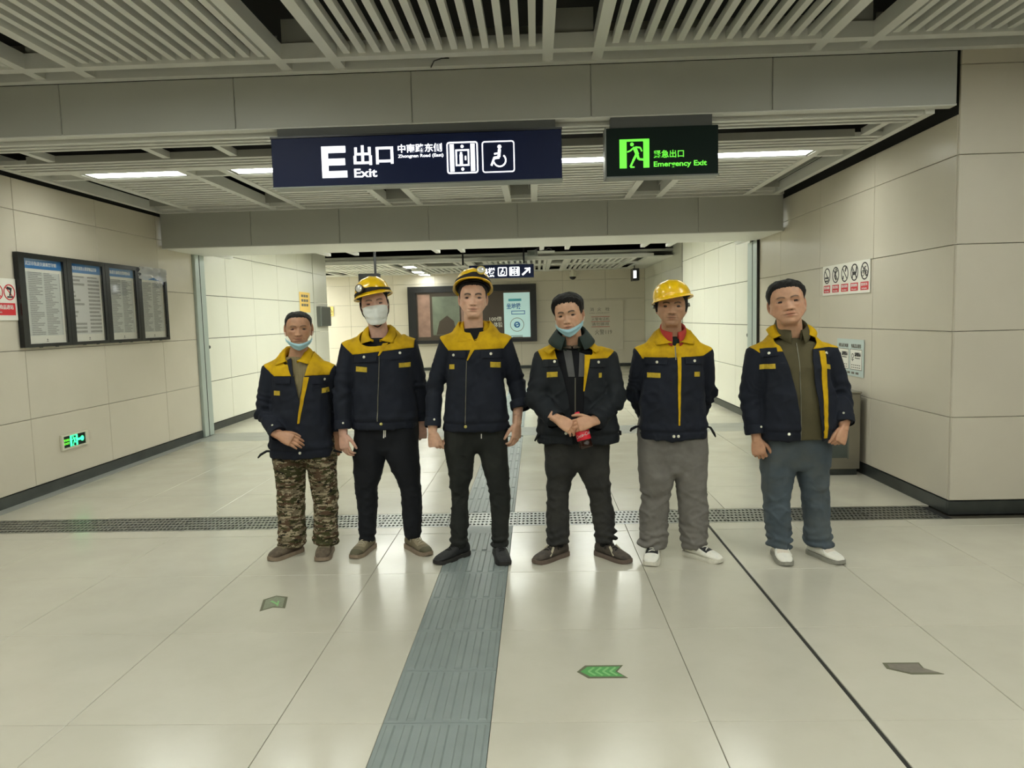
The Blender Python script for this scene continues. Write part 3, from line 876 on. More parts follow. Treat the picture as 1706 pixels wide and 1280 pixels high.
# --- small lit exit light low on the left wall
e = empty('exit_light', (XL + .002, 6.84, .424), (0, 0, HP))
tag(e, 'small lit green exit light in a pale frame low on the left wall', 'exit light')
obj('frame', mesh('frame', *join_geo([box_geo(-.205, .205, -.02, 0, .055, .072), box_geo(-.205, .205, -.02, 0, -.072, -.055), box_geo(-.205, -.175, -.02, 0, -.055, .055), box_geo(.16, .205, -.02, 0, -.055, .055)])), M['plate_white'], e)
plate('face', -.175, .16, -.055, .055, -.012, 0, M['sign_green'], e)
flat_obj('running_man', running_man(-.075, -.052, .115, .104), -.0145, -.012, M['exit_glow'], e)
flat_obj('arrow', [bar2(.04, 0, .10, 0, .022), disc2(.112, 0, .026, 10)], -.0145, -.012, M['exit_glow'], e)
txt(e, '安全出口', -.165, .004, .022, M['sign_glow'], y=-.014, width=.082, bold=.012, cjk=True)
txt(e, 'EXIT', -.165, -.026, .020, M['sign_glow'], y=-.014, width=.082, bold=.02)

# --- five pictogram sign on the right wall
e = empty('prohibition_sign', (XR - .004, 7.06, 1.772), (0, 0, -HP))
tag(e, 'white sign with five black prohibition circles over red caption boxes on right wall', 'sign')
plate('plate', -.53, .525, -.142, .148, -.006, 0, M['white_board'], e)
pic = [
    [bar2(-.05, -.02, .04, -.02, .018), bar2(-.05, -.05, .03, -.05, .014)],
    [disc2(.01, .05, .012), bar2(.0, .035, -.02, -.02, .03), bar2(-.02, -.02, .02, -.05, .02), bar2(.0, .02, .045, .04, .01)],
    [bar2(.03, .06, .01, .02, .02), bar2(-.03, -.02, -.04, -.05, .016)],
    [bar2(-.04, -.01, .03, -.01, .03), bar2(.03, -.01, .045, .05, .018), bar2(-.035, -.02, -.045, -.06, .012), bar2(.025, -.02, .045, -.06, .012), bar2(-.04, 0, -.05, .03, .008)],
    ring2(-.035, -.02, .022, .028, 12) + ring2(.035, -.02, .022, .028, 12) + [bar2(-.035, -.02, 0, .03, .008), bar2(0, .03, .035, -.02, .008), bar2(-.01, .03, .03, .04, .008)]]
cap = ['禁止吸烟', '禁止饮食', '禁止乱扔', '禁带宠物', '禁自行车']
en = ['No smoking', 'No eating', 'No litter', 'No pets', 'No bicycles']
for k in range(5):
    cx = -.42 + .21 * k
    flat_obj('prohibition_ring', ban(cx, .050, .078), -.008, -.006, M['ink'], e)
    flat_obj('pictogram', [[(x + cx, z + .050) for x, z in q] for q in pic[k]], -.0082, -.006, M['ink'], e)
    plate('caption_box', cx - .078, cx + .078, -.118, -.045, -.008, -.006, M['red'], e)
    txt(e, cap[k], cx - .065, -.08, .024, M['white_ink'], y=-.009, width=.13, bold=.008, cjk=True)
    txt(e, en[k], cx - .05, -.108, .012, M['white_ink'], y=-.009, width=.10)
# --- pale posters under it
e = empty('poster', (XR - .004, 6.86, 1.045), (0, 0, -HP))
tag(e, 'pale blue paper notice with two white panels on the right wall above the bin', 'poster')
m_pale = mat('pale_blue_paper', S(196, 210, 206), .5)
plate('sheet', -.36, .222, -.175, .165, -.003, 0, m_pale, e)
for x0 in (-.34, -.06):
    plate('panel_print', x0, x0 + .25, -.115, .075, -.0045, -.003, M['white_board'], e)
    flat_obj('panel_outline', frame2(x0, -.115, x0 + .25, .075, .005), -.0055, -.0045, M['grey_ink'], e)
    txt(e, '车站首末班车' if x0 > -.1 else '列车运行时刻', x0 + .02, .085, .035, M['grey_ink'], y=-.004, width=.21, bold=.006, cjk=True)
    txt(e, '温馨提示', x0 + .10, .01, .034, M['ink'], y=-.006, width=.125, bold=.012, cjk=True)
    txt(e, 'Notice', x0 + .11, -.01, .012, M['ink'], y=-.006, width=.10)
    flat_obj('bell_symbol', ring2(x0 + .055, .012, .018, .024, 10) + [bar2(x0 + .03, -.02, x0 + .08, -.02, .006), disc2(x0 + .055, -.03, .007, 8)], -.006, -.0045, M['ink'], e)
    for r in range(2):
        flat_obj('print_line', [rect2(x0 + .03 + .04 * q, -.075 - .022 * r, x0 + .055 + .04 * q, -.067 - .022 * r) for q in range(5)], -.0055, -.0045, M['grey_ink'], e)
flat_obj('print_line', [rect2(-.3 + .09 * q, -.155, -.24 + .09 * q, -.135) for q in range(5)], -.004, -.003, M['grey_ink'], e)
# --- steel bin against the right wall
e = empty('litter_bin', (2.62, 6.78, 0))
tag(e, 'brushed steel litter bin standing against the right wall behind the rightmost man', 'bin')
plate('body', -.36, .255, .055, .735, -.20, .20, M['bin_steel'], e, .006)
plate('plinth', -.34, .235, 0.0, .055, -.18, .18, M['skirting'], e)
plate('front_panel', -.29, .14, .16, .56, -.206, -.199, M['bin_dark'], e)
plate('front_panel_frame', .14, .152, .15, .57, -.207, -.199, M['grey_metal'], e)
plate('top_cover', -.37, .262, .735, .755, -.21, .21, M['bin_steel'], e, .006)

# --- things in the hall and on the far wall
e = empty('paper_notice', (-4.616, 14.6, 1.91), (0, 0, HP))
tag(e, 'yellow paper notice high on the pale hall wall behind the leftmost man', 'notice')
plate('sheet', -.33, .33, -.20, .20, -.003, 0, M['yellow_paper'], e)
flat_obj('print_line', [rect2(-.22 + .15 * q, .10 - .09 * r, -.10 + .15 * q, .15 - .09 * r) for q in range(3) for r in range(3)], -.0045, -.003, M['grey_ink'], e)
e = empty('service_box', (-4.616, 15.74, 1.63), (0, 0, HP))
tag(e, 'grey metal service box on the hall wall end behind the leftmost man', 'box')
plate('body', -.37, .37, -.21, .21, -.09, 0, M['grey_metal'], e, .006)
plate('lid', -.35, .35, -.19, .19, -.096, -.09, M['grey_metal'], e, .003)
e = empty('warning_notice', (-6.1, 21.676, 1.83))
tag(e, 'small yellow triangle warning notice on the far wall beside the grey box', 'notice')
plate('sheet', -.09, .09, -.14, .14, -.004, 0, M['yellow_paper'], e)
flat_obj('triangle', [bar2(-.06, -.02, 0, .09, .014), bar2(0, .09, .06, -.02, .014), bar2(-.06, -.02, .06, -.02, .014), bar2(0, .05, 0, .01, .012)], -.006, -.004, M['ink'], e)
flat_obj('print_line', [rect2(-.06, -.09, .06, -.07), rect2(-.06, -.12, .03, -.105)], -.006, -.004, M['grey_ink'], e)
e = empty('door_lock', (2.938, 10.25, 1.17), (0, 0, -HP))
tag(e, 'small dark round lock on the pale right hall panel', 'lock')
obj('cylinder', mesh('cylinder', *tube_geo([(0, 0, 0), (0, -.025, 0), (0, -.03, 0)], [.026, .026, .018], 12)), M['black_frame'], e)
e = empty('door_lock', (-4.612, 10.15, 1.19), (0, 0, HP))
tag(e, 'small dark round lock on the pale left hall panel', 'lock')
obj('cylinder', mesh('cylinder', *tube_geo([(0, 0, 0), (0, -.025, 0), (0, -.03, 0)], [.022, .022, .016], 12)), M['black_frame'], e)

# advertising light box on the far wall (artwork replaced by a plain stand-in)
e = empty('light_box', (0, 21.66, 0))
tag(e, 'wide black framed advertising light box on the far wall behind the third man', 'light box')
obj('frame', mesh('frame', *join_geo([box_geo(-3.76, .02, -.10, 0, 2.30, 2.48), box_geo(-3.76, .02, -.10, 0, .80, .90), box_geo(-3.76, -3.52, -.10, 0, .90, 2.30), box_geo(-.16, .02, -.10, 0, .90, 2.30)])), M['black_frame'], e)
m_brown = mat('brown_print', S(74, 64, 54), .3, emit=.05)
m_green = mat('sage_print', S(112, 120, 104), .3, var=.25, vscale=2.5, emit=.10)
m_rose = mat('rose_print', S(150, 120, 106), .3, var=.2, vscale=5, emit=.08)
m_sheet = mat('pale_cyan_screen', S(190, 224, 222), .3, emit=.35)
plate('backing', -3.52, -.16, .90, 2.30, -.03, 0, m_brown, e)
plate('picture', -3.05, -2.25, 1.05, 2.18, -.035, -.03, m_green, e)
for x0, x1 in ((-3.48, -3.12), (-2.2, -2.02)):
    plate('picture_border', x0, x1, 1.0, 2.25, -.034, -.03, m_rose, e)
flat_obj('plain_shape', [[(-2.95, 1.06), (-2.35, 1.06), (-2.42, 1.45), (-2.62, 1.62), (-2.85, 1.45)]], -.038, -.035, m_brown, e)
plate('poster_sheet', -.94, -.17, .93, 2.24, -.04, -.03, m_sheet, e)
txt(e, '100倍', -1.37, 1.42, .12, M['white_board'], y=-.033, width=.36, bold=.01, cjk=True)
txt(e, '体验', -1.25, 1.24, .14, M['white_board'], y=-.033, width=.26, bold=.01, cjk=True)
txt(e, '坐地铁', -.86, 1.76, .16, M['blue'], y=-.043, width=.42, bold=.02, cjk=True)
flat_obj('banner', [rect2(-.80, 1.99, -.42, 2.06)] , -.043, -.04, M['cyan'], e)
flat_obj('banner_outline', frame2(-.72, 1.60, -.32, 1.71, .02), -.043, -.04, M['blue'], e)
flat_obj('round_emblem', ring2(-.56, 1.30, .19, .205, 24), -.043, -.04, M['grey_ink'], e)
flat_obj('round_emblem', ring2(-.56, 1.30, .05, .09, 16) + [bar2(-.62, 1.28, -.50, 1.32, .03)], -.043, -.04, M['blue'], e)
for k, zz in enumerate((1.06, 1.02)):
    flat_obj('print_line', [rect2(-.75 + .05 * k, zz - .09, -.40, zz - .075 )], -.043, -.04, M['grey_ink'], e)
# far hanging sign
e = empty('direction_sign', (0, 16.9, 0))
tag(e, 'small navy hanging sign with lift, wheelchair and arrow symbols on the far side', 'sign')
k_ = 16.9 / 21.68
def fx(x): return x * k_
def fz(z): return 1.48 + (z - 1.48) * k_
plate('case', fx(-1.932), fx(-.034), fz(2.675), fz(3.085) - .02, 0, .12, M['sign_navy'], e)
plate('light_strip', fx(-1.5), fx(-.25), fz(3.085) - .02, fz(3.085), 0.02, .1, M['slat'], e)
for x in (-1.65, -.25): plate('hanger', x - .02, x + .02, fz(3.085), 3.7, .05, .08, M['black_frame'], e)
txt(e, '电梯', fx(-1.56), fz(2.80), .13, W, width=.30, bold=.02, cjk=True)
txt(e, 'Lift', fx(-1.40), fz(2.72), .045, W, width=.16, bold=.02)
flat_obj('wheelchair_symbol', rounded_frame(fx(-1.09), fz(2.73), fx(-.82), fz(2.99), .022, .03) + wheelchair(fx(-.955), fz(2.86), .18), -.004, .001, W, e)
flat_obj('lift_symbol', lift_icon(fx(-.75), fz(2.73), fx(-.45), fz(2.99)), -.004, .001, W, e)
flat_obj('arrow_symbol', [bar2(fx(-.37), fz(2.75), fx(-.18), fz(2.92), .04), rect2(fx(-.30), fz(2.92), fx(-.14), fz(2.955)), rect2(fx(-.175), fz(2.80), fx(-.14), fz(2.955))], -.004, .001, W, e)
# fire hydrant lettering on the far wall
e = empty('hydrant_cabinet_door', (0, 21.676, 0))
tag(e, 'fire hydrant cabinet door flush in the far wall lettered 119', 'cabinet')
plate('door', 1.30, 2.56, .50, 1.94, -.006, 0.004, M['panel'], e, .003)
txt(e, '消', 1.58, 1.63, .105, M['grey_ink'], y=-.008, width=.12, cjk=True); txt(e, '火', 1.80, 1.63, .105, M['grey_ink'], y=-.008, width=.12, cjk=True); txt(e, '栓', 2.04, 1.63, .105, M['grey_ink'], y=-.008, width=.12, cjk=True)
txt(e, 'FIRE HYDRANT', 1.58, 1.565, .03, M['grey_ink'], y=-.008, width=.58)
for zz in (1.475, 1.33, 1.18):
    flat_obj('red_rule', [rect2(1.62, zz - .012, 2.16, zz + .004)], -.008, -.006, M['red_ink'], e)
txt(e, '火警电话机', 1.63, 1.355, .085, M['grey_ink'], y=-.008, width=.52, cjk=True)
txt(e, '请勿挪用', 1.63, 1.21, .085, M['grey_ink'], y=-.008, width=.50, cjk=True)
txt(e, '火警119', 1.72, .945, .14, M['grey_ink'], y=-.008, width=.50, cjk=True)
# dome camera
e = empty('dome_camera', (1.08, 21.2, 2.83))
tag(e, 'white dome security camera hanging from the far slatted ceiling', 'camera')
obj('housing', mesh('housing', *tube_geo([(0, 0, .0), (0, 0, -.06), (0, 0, -.07), (0, 0, -.16), (0, 0, -.20)], [.05, .05, .10, .11, .105], 16)), M['plate_white'], e, smooth=False)
obj('lens_dome', mesh('lens_dome', *tube_geo([(0, 0, -.199), (0, 0, -.24), (0, 0, -.27), (0, 0, -.285)], [.095, .085, .055, .015], 16)), M['black_frame'], e, smooth=True)
# small lit double-sided sign at the right of the far ceiling
e = empty('side_sign', (2.66, 20.2, 2.58))
tag(e, 'small dark sign with a white lit face at the right of the far ceiling', 'sign')
plate('case', -.03, .14, -.16, .16, -.25, .25, M['black_frame'], e)
flat_obj('lit_face', [rect2(-.02, -.10, .06, .10)], -.258, -.25, W, e)
plate('hanger', .03, .05, .16, .27, -.02, .02, M['black_frame'], e)
# dark hanging screen at the left of the hall
e = empty('hanging_screen', (-3.22, 14.2, 2.27))
tag(e, 'dark hanging screen under the hall ceiling behind the masked man', 'screen')
plate('case', -.20, .20, -.24, .15, 0, .16, M['black_frame'], e, .006)
plate('hanger', .10, .14, .15, .68, .06, .10, M['black_frame'], e)
# ceiling projector-like fitting on the low edge
e = empty('junction_fitting', (.02, 10.3, 2.425))
tag(e, 'small grey metal fitting with a bracket under the low hall ceiling edge', 'fitting')
plate('body', -.12, .02, -.085, -.01, -.05, .05, M['grey_metal'], e, .004)
plate('bracket', .02, .26, -.045, -.02, -.02, .02, M['slat'], e, .003)
plate('lens', -.09, -.02, -.07, -.03, -.056, -.05, M['bin_dark'], e)
obj('cable', mesh('cable', *tube_geo([(-.02, 0, -.01), (.04, 0, .02), (.12, 0, -.015), (.18, 0, .015), (.22, 0, -.01)], [.006] * 5, 6)), M['black_frame'], e)
# loose cable hanging from the first ceiling edge
e = obj('loose_cable', mesh('loose_cable', *tube_geo([(0, 0, .03), (.02, -.01, .0), (.05, -.02, -.012), (.0, -.03, -.016), (-.05, -.03, -.03), (-.075, -.02, -.07)], [.004] * 6, 6)), M['black_frame'], None, (-.60, 5.14, 3.26), smooth=True)
tag(e, 'short loose black cable dangling under the first ceiling edge', 'cable')

# --- floor stickers
def sticker(name, loc, rz, outline, m_edge, label, chev=None, m_in=None, m_ch=None):
    e = empty(name, loc, (0, 0, rz))
    tag(e, label, 'floor sticker')
    rot = (-HP, 0, 0)
    cx = sum(p[0] for p in outline) / len(outline); cz = sum(p[1] for p in outline) / len(outline)
    fl2 = lambda polys: polys
    flat_obj('edge', fl2([outline]), -.0012, 0, m_edge, e, rot=rot)
    if m_in:
        flat_obj('face', fl2([[(cx + (x - cx) * .86, cz + (z - cz) * .78) for x, z in outline]]), -.0016, -.0012, m_in, e, rot=rot)
    if chev:
        flat_obj('chevron', fl2(chev), -.002, -.0016, m_ch, e, rot=rot)
    return e
arrow = [(-.10, 0), (-.07, .052), (.085, .052), (.055, 0), (.105, -.052), (-.065, -.052)]
arrow = [(-.105, 0), (-.068, .055), (.092, .055), (.062, 0), (.10, -.055), (-.062, -.055)]
chev = []
for q in (-.045, -.015, .015, .045):
    chev += [bar2(q - .012, 0, q + .014, .034, .010), bar2(q - .012, 0, q + .014, -.034, .010)]
sticker('arrow_sticker', (.243, 2.95, .0006), 0, arrow, M['sticker_edge'], 'green chevron arrow sticker on the floor right of the tactile strip', chev, M['sticker_green'], M['sticker_pale'])
sticker('arrow_sticker', (-1.43, 3.745, .0006), math.radians(-76), [(x, z * 1.15) for x, z in arrow], M['sticker_edge'], 'worn faded arrow sticker on the floor left of the tactile strip',
        [bar2(-.03, -.02, .03, .02, .012), bar2(-.02, .02, .05, .02, .008)], M['sticker_worn'], M['sticker_pale'])
sticker('arrow_sticker', (1.52, 2.955, .0006), 0, [(-.105, .0), (-.10, .05), (.05, .05), (.045, 0.0), (.10, -.05), (-.03, -.05)], M['sticker_edge'], 'grey peeled arrow sticker on the floor at the lower right', None, M['sticker_grey'])
# ================================================================== PEOPLE
def cloth(name, col, rough=0.85, var=0.12, vscale=9, bump=0.25, bscale=420, stain=None, stain_amt=0.0, stain_scale=6):
    return mat(name, col, rough, var=var, vscale=vscale, bump=bump, bscale=bscale, spec=0.25, stain=stain, stain_amt=stain_amt, stain_scale=stain_scale)
M['navy'] = cloth('navy_workwear', S(25, 29, 40), .8, stain=S(40, 43, 48), stain_amt=.3)
M['navy_pad'] = cloth('padded_navy', S(25, 29, 34), .7, stain=S(42, 46, 46), stain_amt=.3)
M['yellow'] = cloth('yellow_workwear', S(204, 164, 14), .8, var=.12, stain=S(132, 100, 22), stain_amt=.75, stain_scale=8)
M['patch'] = cloth('patch_yellow', S(196, 168, 52), .7, stain=S(110, 96, 50), stain_amt=.6, stain_scale=40)
M['snap'] = mat('snap_button', S(226, 224, 205), .3, metal=.2)
M['brass'] = mat('brass_button', S(200, 190, 110), .3, metal=.6)
M['zip'] = mat('zip_metal', S(120, 118, 104), .4, metal=.7)
M['black_cloth'] = cloth('black_cloth', S(20, 21, 25), .85)
M['trouser_black'] = cloth('black_trousers', S(24, 26, 31), .85, var=.1)
M['trouser_dark'] = cloth('dark_trousers', S(36, 38, 36), .85, var=.15, stain=S(60, 60, 54), stain_amt=.3)
M['trouser_char'] = cloth('charcoal_trousers', S(46, 46, 45), .85, var=.15, stain=S(72, 70, 64), stain_amt=.4)
M['trouser_grey'] = cloth('grey_trousers', S(116, 113, 108), .85, var=.08, stain=S(84, 80, 74), stain_amt=.5)
M['denim'] = cloth('blue_denim', S(74, 84, 92), .85, var=.12, stain=S(92, 92, 84), stain_amt=.6, stain_scale=4)
M['olive'] = cloth('olive_knit', S(84, 78, 56), .9, var=.15)
M['brown_tee'] = cloth('brown_tee', S(92, 82, 70), .9)
M['red_cloth'] = cloth('red_collar', S(176, 62, 54), .85)
M['dark_green'] = cloth('dark_green_lining', S(38, 50, 46), .75)
M['vest_grey'] = cloth('grey_vest_panel', S(88, 88, 88), .8)
M['mask_white'] = mat('mask_white', S(226, 230, 226), .75, bump=.15, bscale=120)
M['mask_blue'] = mat('mask_blue', S(160, 200, 212), .75, bump=.15, bscale=120)
M['helmet'] = mat('helmet_yellow', S(242, 196, 14), .28, var=.04, vscale=12, stain=S(170, 132, 20), stain_amt=.35, stain_scale=22, coat=.3)
M['strap'] = mat('black_strap', S(24, 20, 20), .8)
M['lens'] = mat('lamp_lens', S(214, 214, 206), .12, metal=.3)
M['lamp_yellow'] = mat('lamp_body_yellow', S(196, 176, 70), .4)
M['lamp_black'] = mat('lamp_body_black', S(44, 38, 36), .4)
M['hair'] = mat('black_hair', S(22, 20, 20), .6, bump=.8, bscale=260, spec=.35)
M['sclera'] = mat('eye_white', S(196, 188, 178), .25)
M['iris'] = mat('eye_dark', S(26, 18, 14), .15)
M['rubber'] = mat('dark_sole', S(40, 38, 36), .8)
M['sole_tan'] = mat('tan_sole', S(132, 116, 98), .8, var=.1, vscale=30)
M['sole_white'] = mat('pale_sole', S(206, 202, 188), .7, var=.1, vscale=30)
M['sole_brown'] = mat('brown_sole', S(96, 82, 72), .8, var=.1, vscale=30)
M['lace_pale'] = mat('pale_laces', S(176, 168, 146), .8)
M['lace_black'] = mat('black_laces', S(22, 22, 22), .8)
M['lace_white'] = mat('white_laces', S(216, 214, 204), .8)
M['bottle'] = mat('cola_bottle', S(40, 20, 14), .08)
M['label_red'] = mat('bottle_label', S(206, 26, 44), .35)
M['cap_red'] = mat('bottle_cap', S(220, 36, 66), .4)

def ribbed(name, col):
    m, nt, b = new_mat(name)
    N, Lk = nt.nodes, nt.links
    b.inputs['Roughness'].default_value = .95; b.inputs['Specular IOR Level'].default_value = .15
    tc = N.new('ShaderNodeTexCoord'); w = N.new('ShaderNodeTexWave'); w.wave_type = 'BANDS'; w.bands_direction = 'X'
    w.inputs['Scale'].default_value = 36; w.inputs['Distortion'].default_value = 1.0; Lk.new(tc.outputs['Object'], w.inputs['Vector'])
    r = N.new('ShaderNodeValToRGB'); r.color_ramp.elements[0].color = (*[c * .62 for c in col], 1); r.color_ramp.elements[1].color = (*col, 1)
    Lk.new(w.outputs[0], r.inputs[0]); Lk.new(r.outputs[0], b.inputs['Base Color'])
    bp = N.new('ShaderNodeBump'); bp.inputs['Strength'].default_value = .5; bp.inputs['Distance'].default_value = .004
    Lk.new(w.outputs[0], bp.inputs['Height']); Lk.new(bp.outputs[0], b.inputs['Normal'])
    return m
M['sweater'] = ribbed('khaki_ribbed_knit', S(140, 128, 96))
def camo(name):
    m, nt, b = new_mat(name)
    N, Lk = nt.nodes, nt.links
    b.inputs['Roughness'].default_value = .9; b.inputs['Specular IOR Level'].default_value = .2
    tc = N.new('ShaderNodeTexCoord'); mp = N.new('ShaderNodeMapping'); mp.inputs['Scale'].default_value = (.9, .9, 2.9)
    # snap to small squares for a pixel pattern
    sn = N.new('ShaderNodeVectorMath'); sn.operation = 'SNAP'; sn.inputs[1].default_value = (.0045, .0045, .0045)
    Lk.new(tc.outputs['Object'], sn.inputs[0]); Lk.new(sn.outputs[0], mp.inputs[0])
    out = None
    for i, (sc, off, thr, col) in enumerate([(16, 0, 0, S(112, 102, 82)), (13, 3.1, .48, S(62, 62, 38)), (16, 8.3, .54, S(84, 66, 50)), (24, 14.7, .57, S(158, 146, 122)), (26, 21.0, .61, S(34, 32, 26))]):
        if out is None:
            c = N.new('ShaderNodeRGB'); c.outputs[0].default_value = (*col, 1); out = c.outputs[0]; continue
        ad = N.new('ShaderNodeVectorMath'); ad.operation = 'ADD'; ad.inputs[1].default_value = (off, off * .7, off * 1.3); Lk.new(mp.outputs[0], ad.inputs[0])
        n = N.new('ShaderNodeTexNoise'); n.inputs['Scale'].default_value = sc; n.inputs['Detail'].default_value = 2; Lk.new(ad.outputs[0], n.inputs['Vector'])
        g = N.new('ShaderNodeMath'); g.operation = 'GREATER_THAN'; g.inputs[1].default_value = thr; Lk.new(n.outputs[0], g.inputs[0])
        mx = N.new('ShaderNodeMix'); mx.data_type = 'RGBA'; mx.inputs[7].default_value = (*col, 1)
        Lk.new(g.outputs[0], mx.inputs[0]); Lk.new(out, mx.inputs[6]); out = mx.outputs[2]
    Lk.new(out, b.inputs['Base Color'])
    return m
M['camo'] = camo('camouflage_cloth')

def skin_mat(name, col):
    m, nt, b = new_mat(name)
    N, Lk = nt.nodes, nt.links
    b.inputs['Roughness'].default_value = .48; b.inputs['Specular IOR Level'].default_value = .35
    b.inputs['Subsurface Weight'].default_value = .12; b.inputs['Subsurface Radius'].default_value = (1.0, .35, .2); b.inputs['Subsurface Scale'].default_value = .006
    a = N.new('ShaderNodeVertexColor'); a.layer_name = 'tint'
    mx = N.new('ShaderNodeMix'); mx.data_type = 'RGBA'; mx.blend_type = 'MULTIPLY'; mx.inputs[0].default_value = 1
    mx.inputs[6].default_value = (*col, 1); Lk.new(a.outputs[0], mx.inputs[7])
    tc = N.new('ShaderNodeTexCoord'); n = N.new('ShaderNodeTexNoise'); n.inputs['Scale'].default_value = 40; n.inputs['Detail'].default_value = 5
    Lk.new(tc.outputs['Object'], n.inputs['Vector'])
    mr = N.new('ShaderNodeMapRange'); mr.inputs[1].default_value = .3; mr.inputs[2].default_value = .7; mr.inputs[3].default_value = .9; mr.inputs[4].default_value = 1.1
    Lk.new(n.outputs[0], mr.inputs[0])
    m2 = N.new('ShaderNodeMix'); m2.data_type = 'RGBA'; m2.blend_type = 'MULTIPLY'; m2.inputs[0].default_value = 1
    Lk.new(mx.outputs[2], m2.inputs[6]); Lk.new(mr.outputs[0], m2.inputs[7]); Lk.new(m2.outputs[2], b.inputs['Base Color'])
    return m

# ---------------------------------------------------------------- head
ROW = np.array([
    # z, half width, front, back
    (-.250, .070, .048, .078), (-.205, .060, .044, .070), (-.165, .055, .043, .066), (-.138, .0535, .043, .064), (-.124, .051, .048, .062),
    (-.1185, .047, .062, .061), (-.1145, .046, .075, .060), (-.107, .0495, .0845, .060), (-.092, .0590, .0868, .064), (-.070, .0665, .0872, .072),
    (-.045, .0715, .0870, .082), (-.020, .0735, .0868, .092), (.002, .0755, .0862, .099), (.022, .0762, .0895, .103), (.050, .0755, .0865, .102),
    (.075, .0690, .0760, .092), (.095, .0545, .0575, .072), (.107, .0330, .0345, .044), (.1125, .0040, .0040, .006)])
def _rows(us):
    """Catmull-Rom through the control rows"""
    n = len(ROW); out = []
    for u in us:
        i = int(min(max(math.floor(u), 0), n - 2)); t = u - i
        p0, p1, p2, p3 = ROW[max(i - 1, 0)], ROW[i], ROW[i + 1], ROW[min(i + 2, n - 1)]
        out.append(.5 * (2 * p1 + (p2 - p0) * t + (2 * p0 - 5 * p1 + 4 * p2 - p3) * t * t + (3 * p1 - p0 - 3 * p2 + p3) * t ** 3))
    return np.array(out)
_US = np.concatenate([np.linspace(0, 4, 9)[:-1], np.linspace(4, 7, 16)[:-1], np.linspace(7, 13.4, 84)[:-1], np.linspace(13.4, 18, 26)])
_FINE = _rows(np.linspace(0, 18, 400))
NEXP = 2.25
def head_at(z, a):
    """undetailed skull surface at height z and angle a (0 = face, + = image right)"""
    w = np.interp(z, _FINE[:, 0], _FINE[:, 1]); f = np.interp(z, _FINE[:, 0], _FINE[:, 2]); b = np.interp(z, _FINE[:, 0], _FINE[:, 3])
    s, c = np.sin(a), np.cos(a)
    x = w * np.sign(s) * np.abs(s) ** (2 / NEXP)
    y = np.where(c > 0, -f, b) * np.abs(c) ** (2 / NEXP)
    return x, y
def gz(x, z, x0, z0, sx, sz): return np.exp(-((x - x0) / sx) ** 2 - ((z - z0) / sz) ** 2)

